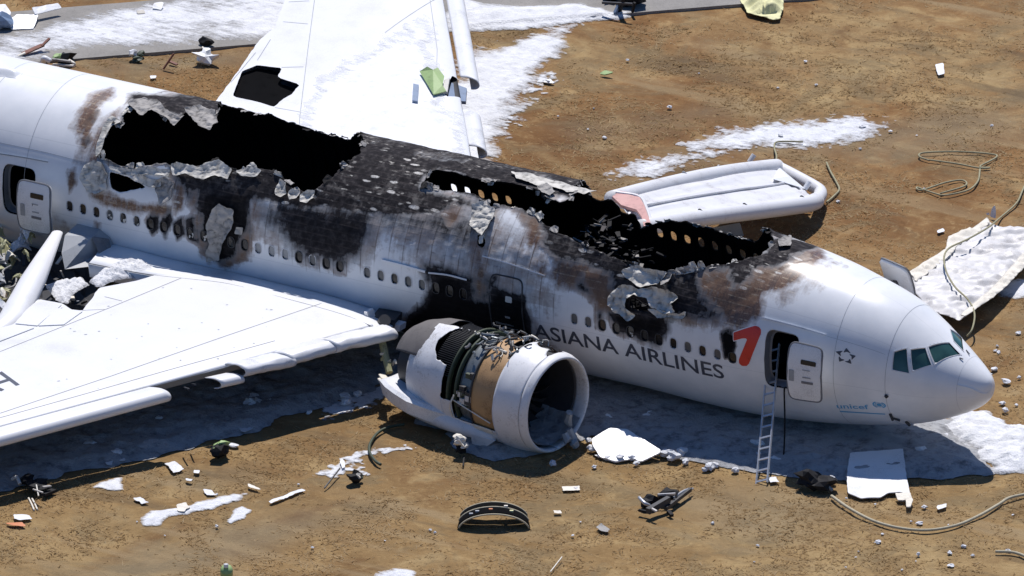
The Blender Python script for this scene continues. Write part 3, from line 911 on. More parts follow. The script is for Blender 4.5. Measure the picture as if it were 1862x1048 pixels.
# burn pattern in fuselage coordinates: kind, strength, softness in metres, outline
burn = [
    ('soot', 1.0, .25, [(238, 172), (300, 172), (420, 188), (520, 214), (640, 248), (700, 262), (780, 285), (880, 300), (1000, 330), (1110, 352), (1180, 370), (1160, 395), (980, 350), (900, 335), (800, 310), (770, 320), (775, 345), (880, 372), (905, 380), (880, 388), (840, 378), (800, 392), (750, 398), (690, 396), (640, 388), (600, 378), (540, 380), (480, 366), (452, 372), (456, 425), (430, 440), (395, 385), (365, 392), (330, 352), (305, 312), (330, 300), (400, 290), (500, 300), (560, 340), (620, 290), (640, 262), (560, 240), (430, 205), (330, 215), (270, 195), (235, 190)]),
    ('soot', 1.35, .16, [(372, 350), (455, 350), (460, 420), (448, 470), (402, 482), (368, 460), (358, 410)]),
    ('soot', 1.1, .5, [(505, 368), (672, 384), (668, 430), (655, 470), (618, 482), (560, 474), (522, 445)]),
    ('soot', .75, .7, [(455, 362), (900, 375), (890, 400), (860, 470), (780, 445), (690, 420), (660, 470), (520, 450), (462, 400)]),
    ('soot', .42, .9, [(640, 400), (880, 400), (1000, 460), (1000, 560), (880, 560), (700, 430)]),
    ('soot', 1.2, .35, [(770, 478), (850, 492), (905, 500), (900, 560), (800, 545), (780, 512)]),
    ('soot', 1.7, .25, [(742, 572), (770, 555), (800, 500), (842, 500), (850, 540), (888, 545), (900, 520), (955, 540), (962, 600), (978, 640), (990, 690), (860, 690), (740, 640), (730, 600)]),
    ('soot', 1.75, .10, [(899, 548), (920, 538), (945, 548), (957, 545), (956, 622), (893, 606)]),
    ('soot', .55, .35, [(890, 505), (958, 515), (975, 600), (1010, 640), (1040, 700), (940, 680), (890, 600)]),
    ('soot', 1.0, .22, [(930, 372), (985, 380), (1010, 412), (1060, 437), (1145, 478), (1205, 496), (1300, 482), (1390, 455), (1408, 432), (1470, 438), (1492, 448), (1470, 470), (1430, 484), (1392, 512), (1380, 545), (1345, 560), (1300, 592), (1262, 588), (1235, 578), (1180, 580), (1110, 572), (1080, 545), (1035, 520), (1012, 478), (985, 450), (965, 418), (945, 395)]),
    ('soot', 1.7, .10, [(1310, 605), (1325, 598), (1338, 605), (1336, 630), (1328, 650), (1319, 650), (1312, 625)]),
    ('soot', .8, .15, [(1085, 560), (1100, 558), (1095, 600), (1085, 595)]),
    ('soot', 1.4, .24, [(1105, 565), (1205, 575), (1215, 600), (1195, 628), (1170, 618), (1120, 600)]),
    ('soot', 1.4, .14, [(268, 405), (276, 385), (290, 378), (286, 415), (276, 428)]),
    ('soot', 1.4, .14, [(291, 405), (306, 380), (312, 400), (300, 432)]),
    ('soot', 1.4, .14, [(316, 408), (332, 395), (334, 425), (322, 436)]),
    ('soot', 1.4, .18, [(340, 400), (372, 395), (372, 450), (345, 435)]),
    ('soot', .9, .12, [(438, 440), (450, 436), (456, 452), (446, 462)]),
    ('soot', .95, .08, [(151, 228), (166, 206), (178, 196), (184, 200), (172, 222), (158, 240)]),
    ('soot', .9, .07, [(148, 250), (164, 242), (168, 256), (154, 270)]),
    ('soot', .85, .07, [(124, 318), (134, 315), (137, 332), (127, 344)]),
    ('rust', .9, .25, [(135, 235), (140, 205), (165, 175), (205, 160), (205, 175), (180, 205), (168, 235), (158, 270), (148, 300), (135, 290), (148, 250)]),
    ('rust', .9, .12, [(122, 310), (138, 306), (142, 335), (126, 350)]),
    ('rust', .75, .15, [(152, 300), (165, 255), (190, 215), (230, 190), (210, 225), (180, 280), (178, 300)]),
    ('rust', .8, .12, [(160, 345), (200, 352), (240, 368), (300, 372), (312, 380), (300, 392), (240, 386), (190, 376), (165, 362)]),
    ('rust', .9, .12, [(318, 335), (336, 338), (334, 380), (318, 392)]),
    ('rust', .7, .12, [(345, 345), (360, 346), (358, 372), (346, 375)]),
    ('rust', .7, .1, [(171, 402), (184, 404), (184, 424), (173, 420)]),
    ('rust', .8, .2, [(360, 395), (372, 440), (380, 480), (425, 475), (450, 420), (462, 360), (470, 385), (455, 470), (410, 490), (365, 465)]),
    ('rust', .85, .3, [(865, 440), (885, 455), (888, 500), (885, 545), (862, 540), (858, 490)]),
    ('rust', .8, .2, [(805, 385), (830, 375), (840, 395), (822, 412)]),
    ('rust', .9, .22, [(940, 385), (975, 392), (990, 430), (982, 455), (962, 450), (960, 415)]),
    ('rust', .85, .15, [(975, 480), (992, 482), (990, 505), (976, 502)]),
    ('rust', 1.0, .25, [(1010, 470), (1060, 480), (1110, 500), (1120, 560), (1090, 560), (1060, 500), (1040, 525), (1008, 520)]),
    ('rust', 1.0, .22, [(1385, 490), (1430, 478), (1480, 455), (1498, 460), (1480, 490), (1440, 520), (1400, 530), (1380, 550), (1370, 590), (1335, 605), (1330, 580), (1350, 540)]),
    ('rust', 1.0, .2, [(1300, 540), (1345, 520), (1400, 490), (1450, 470), (1490, 455), (1500, 468), (1455, 515), (1395, 535), (1385, 575), (1345, 600), (1320, 590)]),
    ('rust', .9, .25, [(1270, 500), (1330, 490), (1335, 540), (1300, 560), (1272, 545)]),
    ('rust', .45, .35, [(1400, 535), (1470, 505), (1510, 470), (1530, 480), (1490, 520), (1420, 555)]),
    ('rust', .5, .3, [(1225, 575), (1330, 570), (1330, 600), (1240, 600)]),
    ('rust', .35, .25, [(104, 395), (130, 415), (150, 420), (130, 440), (100, 432)]),
    ('fleck', 1.0, .2, [(640, 290), (700, 272), (770, 290), (765, 330), (740, 370), (725, 395), (660, 395), (640, 360)]),
    ('fleck', .8, .2, [(700, 370), (760, 340), (830, 360), (820, 392), (760, 392), (715, 400)]),
    ('fleck', 1.0, .12, [(570, 352), (600, 325), (618, 318), (612, 345), (588, 372), (560, 378), (500, 372), (500, 352)]),
    ('fleck', .9, .2, [(985, 420), (1060, 445), (1150, 492), (1120, 510), (1040, 470), (990, 440)]),
    ('fleck', .8, .2, [(1340, 500), (1420, 470), (1480, 462), (1470, 495), (1400, 530), (1350, 540)]),
    ('fleck', .9, .15, [(150, 300), (200, 300), (205, 350), (310, 350), (310, 385), (240, 380), (160, 350)]),
    ('fleck', .9, .1, [(318, 335), (360, 338), (358, 378), (318, 388)]),
    ('ash', 1.0, .3, [(225, 180), (330, 178), (520, 215), (700, 262), (900, 310), (1000, 335), (900, 335), (790, 312), (770, 330), (820, 348), (880, 372), (850, 395), (760, 400), (600, 372), (480, 350), (330, 320), (240, 200)]),
    ('ash', .9, .25, [(960, 385), (1050, 440), (1140, 482), (1205, 500), (1300, 488), (1400, 450), (1440, 445), (1420, 480), (1300, 520), (1200, 520), (1080, 490), (990, 440)]),
]
A = {k: np.zeros(X.shape) for k in ('soot', 'rust', 'ash', 'fleck')}
edge = 0.5 * (fbm(X * 1.6, S * 1.6, 5, 91) - 0.5)
for k, st, soft, P in burn:
    Q = np.array(sk(P))
    lo, hi = Q.min(0) - 1.5, Q.max(0) + 1.5
    m = (X > lo[0]) & (X < hi[0]) & (S > lo[1]) & (S < hi[1])
    d = sdf(X[m], S[m], Q) + edge[m] * min(1.0, soft * 3)
    A[k][m] = np.maximum(A[k][m], st * np.clip(0.5 + d / (2 * soft), 0, 1))
# the far side above the window belt burned as well
hA = np.maximum(-sdf(X, S, H['roof'][0]), 0); hB = np.maximum(-sdf(X, S, H['front_roof'][0]), 0)
farside = (S < -1.0)
A['soot'] = np.where(farside, np.maximum(A['soot'], np.clip(1.1 - np.minimum(hA, hB) / 1.1 + edge, 0, 1)), A['soot'])
crown = np.clip((X + 33.5) / 1.2, 0, 1) * np.clip((-9.0 - X) / 1.0, 0, 1) * np.clip((.6 - S) / .5, 0, 1) * np.clip((S + 3.6) / .8, 0, 1)
A['soot'] = np.maximum(A['soot'], np.clip(crown * (.85 + edge * .8), 0, 1))
A['ash'] = np.maximum(A['ash'], crown * .8)
rim = np.clip(1 - np.minimum(hA, hB) / .16 + edge * 1.2, 0, 1)
A['ash'] = np.maximum(A['ash'], rim)
A['soot'] = np.maximum(A['soot'], rim * 0.8)
A['gx'] = X - win_x0 + WP / 2; A['gs'] = S
# buckled skin where it burned
buck = (A['soot'] > .3) * 0.05 * (fbm(X * 1.9, S * 1.9, 4, 33) - 0.5) * 2 + rim * 0.12 * (fbm(X * 4, S * 4, 4, 35) - .35)
V, F, A2 = clip_grid(skin(X, S, buck), f, A)
fus = obj('fuselage_skin', V, F, [M['skin'], M['black']], plane, smooth=True, attrs=A2, solid=0.07, soff=-1.0, rim=1)
tag(fus, 'white fuselage skin scorched brown and black, burned open along the crown')

# windows with frames and shades
light = {14, 15, 16}; midg = {18, 22, 23, 25, 26, 3}
gone = {11}
for i, (cx, cs) in zip(near_idx, win_near):
    if i in gone: continue
    n = 22
    ring = MB()
    inner, outer = rounded(cx, cs, .126, .186, .35, n), rounded(cx, cs, .146, .207, .35, n)
    Vr = np.vstack([skin(*np.array(outer).T, 0.004), skin(*np.array(outer).T, 0.014), skin(*np.array(inner).T, 0.014), skin(*np.array(inner).T, -.05)])
    Fr = [(a * n + k, a * n + (k + 1) % n, (a + 1) * n + (k + 1) % n, (a + 1) * n + k) for a in range(3) for k in range(n)]
    burnt = i in (6, 7, 8, 9, 10, 12, 13, 17, 19, 20, 27, 28, 29, 39, 40, 41, 42, 43, 48)
    wf = obj('window', Vr, Fr, M['dark'] if burnt else M['panel'], plane)
    mt = M['shade_light'] if i in light else M['shade_mid'] if i in midg or i in (37, 38, 45, 47) else M['window_dark']
    tilt = i in (3, 4, 5, 9, 10, 12)
    Vp = np.vstack([skin(*np.array(inner).T, -.045), skin(cx, cs, -.045)[None]])
    if tilt:
        Vp[-1] += (0, .06, 0)
    obj('pane', Vp, [(k, (k + 1) % n, n) for k in range(n)], mt, wf)
    if i in (3, 4, 5, 9, 10, 41):
        # curled remains of the inner pane
        mb = MB()
        r_ = np.random.default_rng(i)
        for q in range(3):
            ax, as_ = cx + r_.uniform(-.07, .05), cs + r_.uniform(-.06, .12)
            P = [(ax, as_), (ax + r_.uniform(.04, .09), as_ + r_.uniform(-.06, .02)), (ax + r_.uniform(.03, .1), as_ + r_.uniform(.04, .1)), (ax + r_.uniform(-.02, .03), as_ + r_.uniform(.05, .12))]
            Vq = [skin(p[0], p[1], r_.uniform(-.03, .015)) for p in P]
            mb.add(Vq, [(0, 1, 2, 3)])
        mb.build('curled_pane', M['alu'], wf)

# cockpit glazing set back in its frames
for c, P in zip(cockpit, COCK):
    n = len(P); P = np.array(P); ctr = P.mean(0)
    P = ctr + (P - ctr) * 1.10
    out = ctr + (P - ctr) * 1.09

    def dens(Q, k=5):
        return np.array([Q[i] * (1 - t / k) + Q[(i + 1) % len(Q)] * t / k for i in range(len(Q)) for t in range(k)])
    oi, ii = dens(out), dens(ctr + (P - ctr) * 1.0)
    m = len(oi)
    Vr = np.vstack([skin(*oi.T, .004), skin(*oi.T, .016), skin(*ii.T, .016), skin(*ii.T, -.06)])
    Fr = [(a * m + k, a * m + (k + 1) % m, (a + 1) * m + (k + 1) % m, (a + 1) * m + k) for a in range(3) for k in range(m)]
    wf = obj('cockpit_window', Vr, Fr, M['panel'], plane)
    Vp, Fp = patch(ctr + (P - ctr) * 1.04, -.03, .05)
    obj('pane', Vp, Fp, M['glass'], wf, smooth=True)
for a, b in (((1745, 652), (1752, 656)), ((1757, 638), (1763, 647))):
    mb = MB(); pa, pb = on_skin(*a), on_skin(*b)
    mb.tube([skin(*pa, .02), skin(*pb, .05)], .018, 6)
    mb.build('windscreen_wiper', M['dark'], plane)

# nose cone joint, gutters over the doors, panel seams
def strip(pts, wd, off, name, mat, parent=plane, k=10):
    """narrow raised strip along a line on the fuselage"""
    Q = spline(sk(pts), k) if len(pts) > 2 else np.array([np.array(sk(pts)[0]) * (1 - t) + np.array(sk(pts)[1]) * t for t in np.linspace(0, 1, k)])
    T = np.gradient(Q, axis=0); T /= np.linalg.norm(T, axis=1)[:, None]
    Nn = np.stack([-T[:, 1], T[:, 0]], 1)
    n = len(Q); Vs = []
    for sgn, o in ((-1, .001), (-1, off), (1, off), (1, .001)):
        q = Q + Nn * wd / 2 * sgn
        Vs.append(skin(q[:, 0], q[:, 1], o))
    Fs = [(a * n + i, a * n + i + 1, (a + 1) * n + i + 1, (a + 1) * n + i) for a in range(3) for i in range(n - 1)]
    return obj(name, np.vstack(Vs), Fs, mat, parent)


strip([(1385, 578), (1440, 592), (1502, 610)], .05, .05, 'rain_gutter', M['panel'])
strip([(695, 473), (735, 483), (775, 494)], .07, .07, 'rain_gutter', M['white'])
strip([(780, 496), (815, 500), (850, 509)], .05, .05, 'rain_gutter', M['panel'])
strip([(878, 466), (930, 481), (992, 502)], .04, .04, 'rain_gutter', M['panel'])
strip([(0, 280), (45, 287), (88, 295)], .04, .03, 'rain_gutter', M['grey'])
strip([(0, 260), (80, 277), (160, 297)], .015, .004, 'skin_seam', M['grey'])
strip([(1505, 612), (1560, 628), (1610, 645)], .012, .004, 'skin_seam', M['grey'])
xr = on_skin(1741, 700)[0]
sr = np.linspace(-9, 9, 60)
ringV = np.vstack([skin(xr - .007, sr, .001), skin(xr - .007, sr, .004), skin(xr + .007, sr, .004), skin(xr + .007, sr, .001)])
obj('nose_cone_joint', ringV, [(a * 60 + i, a * 60 + i + 1, (a + 1) * 60 + i + 1, (a + 1) * 60 + i) for a in range(3) for i in range(59)], M['panel'], plane)
for xs, a0, a1 in ((-3.6, -8, 8), (-5.3, -8, 8), (-36.2, -2.5, 5), (-38.4, -2.5, 5)):
    sq = np.linspace(a0, a1, 50)
    obj('skin_seam', np.vstack([skin(xs - .006, sq, .008), skin(xs + .006, sq, .008)]), [(i, i + 1, 51 + i, 50 + i) for i in range(49)], M['grey'], plane)
strip([(1742, 700), (1770, 708), (1798, 713)], .05, .03, 'lightning_strip', M['white'])
strip([(1420, 742), (1530, 755), (1660, 745)], .02, .006, 'skin_seam', M['white'])
for a, b, r_ in (((1619, 752), (1625, 760), .05), ((1625, 760), (1638, 761), .035), ((1648, 766), (1655, 769), .05), ((1611, 719), (1615, 720), .06)):
    mb = MB(); mb.tube([skin(*on_skin(*a), .02), skin(*on_skin(*b), .08)], r_, 7)
    mb.build('air_probe', M['dark'], plane)
# crown fairing over the antenna
P = sk([(-30, 118), (20, 122), (42, 134), (30, 143), (-30, 136)])
Vp, Fp = patch(P, .0, .06, bulge=.16)
obj('antenna_fairing', Vp, Fp, M['white'], plane, smooth=True)

# doors
def door_panel(k, shift, far=False, inner=False, label=None):
    cx, cs, hx, hs = drect(k)
    if far: cs = -cs
    hx, hs = hx * 1.0, hs * 1.0
    Vp, Fp = patch(rounded(cx, cs, hx, hs, 2.6, 36), .0, .07)
    d = obj('door', np.asarray(Vp) + shift, Fp, [M['white'], M['panel']], plane, smooth=True, solid=.13, soff=-1)
    if label: tag(d, label)
    # seal round the edge
    Q = np.array(rounded(cx, cs, hx * 1.0, hs * 1.0, 2.6, 48))
    mb = MB(); pts = skin(*Q.T, -.02) + shift
    mb.tube(np.vstack([pts, pts[:1]]), .035, 6, cap=False)
    mb.build('door_seal', M['midgrey'], d)

    def plate(name, ax, as_, w_, h_, mat, o=.012):
        Vq, Fq = patch([(cx + ax - w_, cs + as_ - h_), (cx + ax + w_, cs + as_ - h_), (cx + ax + w_, cs + as_ + h_), (cx + ax - w_, cs + as_ + h_)], o, .05)
        obj(name, np.asarray(Vq) + shift, Fq, mat, d)
    if not far:
        plate('door_window', .14, -.45, .26, .09, M['window_dark'])
        plate('handle_recess', -.42, .12, .09, .22, M['grey'])
        plate('placard', .10, .12, .14, .025, M['grey'])
        plate('handle', .12, .32, .20, .05, M['midgrey'])
        plate('placard', .08, -.16, .13, .02, M['grey'])
    else:
        plate('door_window', .14, -.45, .2, .09, M['window_dark'], -.14)
    # hinge arm back to the frame
    mb = MB()
    a = skin(cx + hx * .9, cs, 0.05); b = skin(cx, cs, -.05) + shift
    mb.beam(a, b, .12, .3)
    mb.build('hinge_arm', M['dark'], d)
    return d


door_panel('front', np.array([1.22, -.62, 0.02]), label='open white front door standing forward of its doorway')
door_panel('rear', np.array([0.98, -.62, -.18]), label='open white rear door hanging in front of its doorway')
door_panel('front', np.array([1.15, .62, 0.25]), far=True, label='open door on the far side rising above the nose')
for k in ('front', 'rear'):
    cx, cs, hx, hs = drect(k)
    Q = np.array(rounded(cx, cs, hx, hs, 2.2, 40)); Qi = np.array(rounded(cx, cs, hx * 1.0, hs, 2.2, 40))
    n = 40
    Vf = np.vstack([skin(*Q.T, .012), skin(*Qi.T, -.34), skin(*np.array(rounded(cx, cs, hx * .9, hs * .95, 2.2, 40)).T, -.36)])
    Ff = [(a * n + i, a * n + (i + 1) % n, (a + 1) * n + (i + 1) % n, (a + 1) * n + i) for a in range(2) for i in range(n)]
    obj('door_frame', Vf, Ff, M['midgrey'], plane)
cx, cs, hx, hs = drect('mid')
Q = np.array(rounded(cx, cs, hx, hs, 2.6, 48))
mb = MB(); pts = skin(*Q.T, .0); mb.tube(np.vstack([pts, pts[:1]]), .03, 6, cap=False)
dm = mb.build('closed_door_seal', M['dark'], plane)
for ax, as_, w_, h_, mt in ((.12, -.42, .12, .10, 'alu'), (.05, .25, .10, .04, 'ash'), (-.1, .55, .35, .03, 'steel'), (.1, .68, .3, .025, 'steel')):
    Vq, Fq = patch([(cx + ax - w_, cs + as_ - h_), (cx + ax + w_, cs + as_ - h_), (cx + ax + w_, cs + as_ + h_), (cx + ax - w_, cs + as_ + h_)], .02, .04, rag=.02)
    obj('blistered_plate', Vq, Fq, M[mt], plane)

# torn and melted skin
crumples = [
    ([(155, 300), (172, 292), (190, 298), (200, 318), (198, 345), (180, 352), (160, 348), (152, 325)], 'alu', .05, .22, .05),
    ([(180, 262), (190, 232), (205, 214), (222, 224), (206, 232), (194, 252), (186, 280), (176, 288)], 'alu', .04, .14, .03),
    ([(232, 192), (255, 183), (285, 190), (300, 203), (330, 222), (318, 232), (296, 214), (270, 204), (258, 214), (240, 200)], 'ash', .05, .22, .05),
    ([(335, 205), (362, 200), (392, 212), (398, 228), (382, 244), (366, 238), (352, 224)], 'ash', .05, .25, .05),
    ([(190, 300), (230, 308), (280, 306), (312, 310), (308, 322), (270, 318), (235, 320), (205, 312)], 'alu', .04, .16, .04),
    ([(252, 318), (295, 330), (298, 340), (272, 340), (240, 326)], 'alu', .05, .15, .04),
    ([(285, 330), (302, 322), (318, 335), (312, 362), (296, 372), (288, 350)], 'ash', .05, .2, .05),
    ([(312, 298), (360, 305), (400, 292), (425, 312), (418, 330), (395, 322), (372, 330), (340, 318), (318, 320)], 'alu', .04, .18, .05),
    ([(430, 312), (455, 304), (482, 312), (470, 324), (440, 322)], 'alu', .04, .16, .04),
    ([(390, 382), (402, 372), (428, 382), (430, 405), (418, 425), (408, 440), (405, 468), (380, 472), (376, 460), (384, 440), (380, 410)], 'ash', .06, .20, .05),
    ([(432, 412), (444, 414), (442, 426), (430, 424)], 'ash', .05, .15, .02),
    ([(505, 345), (512, 328), (524, 336), (526, 356), (514, 362), (504, 358)], 'alu', .05, .24, .03),
    ([(527, 352), (536, 345), (550, 352), (545, 364), (530, 366)], 'alu', .05, .24, .03),
    ([(550, 356), (562, 350), (578, 348), (575, 362), (562, 372), (550, 370)], 'alu', .05, .24, .03),
    ([(862, 378), (880, 370), (902, 384), (898, 400), (890, 420), (882, 432), (868, 424), (858, 416)], 'alu', .05, .28, .05),
    ([(874, 432), (884, 428), (882, 444), (874, 446)], 'alu', .04, .2, .02),
    ([(1114, 535), (1128, 518), (1150, 520), (1165, 528), (1190, 522), (1220, 530), (1240, 545), (1222, 552), (1235, 568), (1212, 570), (1190, 560), (1180, 545), (1158, 538), (1145, 545), (1142, 560), (1165, 572), (1150, 580), (1125, 568), (1114, 552)], 'alu', .08, .34, .06),
    ([(1182, 562), (1205, 562), (1240, 572), (1256, 568), (1250, 578), (1200, 578)], 'alu', .06, .3, .04),
    ([(1146, 490), (1165, 484), (1195, 497), (1215, 500), (1200, 520), (1170, 524), (1148, 512), (1128, 496)], 'alu', .06, .28, .06),
    ([(1200, 500), (1228, 498), (1222, 515), (1206, 522)], 'ash', .06, .26, .05),
    ([(1415, 440), (1440, 434), (1436, 452), (1416, 456)], 'ash', .04, .14, .04),
    ([(930, 318), (975, 322), (1040, 342), (1090, 352), (1060, 356), (1000, 345), (940, 330)], 'alu', .03, .12, .05),
    ([(975, 345), (995, 340), (1012, 355), (1000, 362), (985, 356)], 'ash', .05, .22, .04),
]
for i, (P, mt, off, cr, rag) in enumerate(crumples):
    Vq, Fq, Aq = patch(sk(P), off, .045, rag=rag * 1.6, crumple=cr * .9, seed=100 + i, fr=3.0)
    if Fq:
        obj('torn_skin', Vq, Fq, [M[mt + '_torn'], M['soot']], plane, attrs=Aq, solid=.015, soff=-1)
# flaps of skin curling out along the burned edges
r_ = np.random.default_rng(5)
for k, cnt in (('roof', 60), ('front_roof', 70)):
    P = np.array(H[k][0]); n = len(P)
    seg = np.linalg.norm(np.roll(P, -1, 0) - P, axis=1); cum = np.cumsum(seg)
    ctr = P.mean(0)
    for q in range(cnt):
        t = r_.uniform(0, cum[-1]); i = int(np.searchsorted(cum, t)); fr_ = 1 - (cum[i] - t) / seg[i]
        p = P[i] * (1 - fr_) + P[(i + 1) % n] * fr_
        e = (P[(i + 1) % n] - P[i]) / seg[i]; nn = np.array([-e[1], e[0]])
        wd_, ln = r_.uniform(.06, .20), r_.uniform(.06, .20)
        up = r_.uniform(-.10, .10) if p[1] > -.6 else r_.uniform(-.08, .0)
        pts = []
        for a in np.linspace(-1, 1, 4):
            for b in np.linspace(-.5, 1, 4):
                pp = p + e * a * wd_ * (1 - .35 * max(b, 0)) + nn * b * ln * r_.uniform(.8, 1.1)
                pts.append(skin(pp[0], pp[1], .02 + up * (b + .5) ** 1.6 + r_.uniform(-.03, .03)))
        obj('curled_skin', pts, [(a * 4 + b, a * 4 + b + 1, (a + 1) * 4 + b + 1, (a + 1) * 4 + b) for a in range(3) for b in range(3)], M[r_.choice(['alu_torn', 'ash_torn', 'soot', 'ash_torn'])], plane, solid=.012, attrs={'fold': r_.uniform(.1, .9, 16)})

# ribs of the airframe laid bare inside the far wall and the floor
for i in range(4, 84):
    x = win_x0 + (i + .5) * WP + .19
    if x > -9.3: break
    ss = np.linspace(-7.0, -3.2 if (x < -19.6 and x > -24.5) else -1.9, 18)
    fl = sdf(np.full(18, x), ss, H['roof'][0]) if x < -24 else sdf(np.full(18, x), ss, H['front_roof'][0])
    ss = ss[fl < -.1]
    if len(ss) < 3: continue
    mb = MB(); n = len(ss)
    Vf = np.vstack([skin(x - .03, ss, -.075), skin(x - .03, ss, -.15), skin(x + .03, ss, -.15), skin(x + .03, ss, -.075)])
    mb.add(Vf, [(a * n + q, a * n + q + 1, (a + 1) * n + q + 1, (a + 1) * n + q) for a in range(3) for q in range(n - 1)])
    mb.build('fuselage_frame', M['black'], plane)
fx = np.linspace(-44, -8.2, 60); fy = np.linspace(-2.7, 2.7, 10)
FX, FY = np.meshgrid(fx, fy, indexing='ij')
FZ = -1.1 + .25 * (fbm(FX * .8, FY * .8, 4, 60) - .5) * 2
V, F, _ = clip_grid(roll_pt(FX, FY, FZ), np.ones(FX.shape))
obj('cabin_floor', V, F, M['black'], plane)
# heaps of burnt cabin wreckage seen through the open roof
mb = MB(); r_ = np.random.default_rng(11)
for q in range(800):
    x = r_.uniform(-20, -9.2) if q % 2 else r_.normal(-16.3, 1.1); y = r_.uniform(-2.0, 2.4)
    hmax = 1.5 * math.exp(-((x + 16.3) / 1.6) ** 2) + .6
    z = -1.0 + r_.uniform(0, hmax)
    a = r_.uniform(0, 6.28); l = r_.uniform(.08, .5)
    d = np.array([math.cos(a), math.sin(a), r_.uniform(-.8, .8)]); d /= np.linalg.norm(d)
    c = roll_pt(x, y, z)
    mb.beam(c - d * l / 2, c + d * l / 2, r_.uniform(.02, .2), r_.uniform(.01, .07), m=0 if r_.uniform() < .80 else (1 if r_.uniform() < .6 else 2), taper=r_.uniform(.3, 1.1))
tag(mb.build('burnt_cabin_wreckage', [M['rubber'], M['charred_grey'], M['ash']], plane), kind='stuff')

# ------------------------------------------------------------------ lettering and emblems on the fuselage
def text_mesh(body, bold=0.0):
    cu = bpy.data.curves.new('t', 'FONT'); cu.body = body; cu.offset = bold; cu.resolution_u = 4
    o = bpy.data.objects.new('t', cu); col.objects.link(o)
    dg = bpy.context.evaluated_depsgraph_get(); dg.update()
    me = bpy.data.meshes.new_from_object(o.evaluated_get(dg))
    bm = bmesh.new(); bm.from_mesh(me)
    bmesh.ops.triangulate(bm, faces=bm.faces)
    for _ in range(2):
        bmesh.ops.subdivide_edges(bm, edges=[e for e in bm.edges if e.calc_length() > .12], cuts=1)
    V = np.array([v.co[:] for v in bm.verts]); F = [tuple(v.index for v in f.verts) for f in bm.faces]
    bm.free(); bpy.data.objects.remove(o); bpy.data.curves.remove(cu); bpy.data.meshes.remove(me)
    return V, F


def letters(body, pl, pr, height, name, mat, gap_scale=1.0, bold=0.012):
    """write along the fuselage from pl to pr, each character a mesh of its own"""
    (xa, sa), (xb, sb) = on_skin(*pl), on_skin(*pr)
    Vt, _ = text_mesh(body, bold)
    L = Vt[:, 0].max() - Vt[:, 0].min()
    adv = 0.0
    x0 = Vt[:, 0].min()
    pos = []
    for i, ch in enumerate(body):
        Vp, _ = text_mesh(body[:i + 1].replace(' ', '_') if body[i] == ' ' else body[:i + 1], bold)
        pos.append(Vp[:, 0].max())
    for i, ch in enumerate(body):
        if ch == ' ': continue
        Vc, Fc = text_mesh(ch, bold)
        cxm = Vc[:, 0].max()
        t0 = pos[i] - cxm - x0
        u_ = (Vc[:, 0] + t0) / L
        x = xa + (xb - xa) * u_; s = sa + (sb - sa) * u_ - Vc[:, 1] * height / .69
        obj(name, skin(x, s, .008), Fc, mat, plane)


letters('ASIANA AIRLINES', (973, 612), (1318, 689), .55, 'letter', M['navy'])
letters('unicef', (1523, 742), (1581, 744), .30, 'small_letter', M['lightblue'], bold=0.01)
# blue globe with a wreath beside the small lettering
gc = np.array(on_skin(1599, 736))
for rr0, rr1, a0, a1 in ((.0, .09, 0, 6.283), (.12, .15, 0, 6.283), (.17, .22, 2.0, 4.2), (.17, .22, -1.05, 1.1)):
    n = 24; aa = np.linspace(a0, a1, n)
    q0 = gc + rr0 * np.stack([np.cos(aa), np.sin(aa)], 1); q1 = gc + rr1 * np.stack([np.cos(aa), np.sin(aa)], 1)
    obj('emblem_ring', np.vstack([skin(*q0.T, .008), skin(*q1.T, .008)]), [(k, k + 1, n + k + 1, n + k) for k in range(n - 1)], M['lightblue'], plane)
obj('small_line', *patch(sk([(1527, 747), (1610, 752), (1610, 754), (1527, 749)]), .006, .03), M['lightblue'], plane)
# red folded-ribbon emblem with a white edge
rp = [(1334, 605), (1355, 598), (1374, 592.5), (1381, 595), (1384.5, 600), (1384, 607), (1374, 632), (1362.5, 661), (1358, 665.5), (1350, 665.5), (1344.5, 661), (1344, 654), (1352, 634), (1360, 615.5), (1350, 615.5), (1334, 620)]
R0 = np.array(sk(rp)); c0 = R0.mean(0)
out = []
for i in range(len(R0)):
    a = R0[i - 1]; b = R0[(i + 1) % len(R0)]
    t = b - a; t /= np.linalg.norm(t)
    out.append(R0[i] + np.array([t[1], -t[0]]) * .035)
obj('emblem_border', *patch(out, .005, .05), M['white'], plane)
obj('red_emblem', *patch(R0, .011, .05), M['red'], plane)
# five dart shapes in a ring
cc = np.array(on_skin(1538, 648)); R_ = .30
for k in range(5):
    a = math.pi / 2 + k * 2 * math.pi / 5 + math.pi
    d = np.array([math.cos(a), math.sin(a)]); t = np.array([-d[1], d[0]])
    P = [cc + d * .36 + t * -.02, cc + d * .16 + t * .17, cc + d * .20 + t * .02, cc + d * .12 - t * .10]
    obj('star_dart', *patch(P, .008, .03), M['navy'], plane)

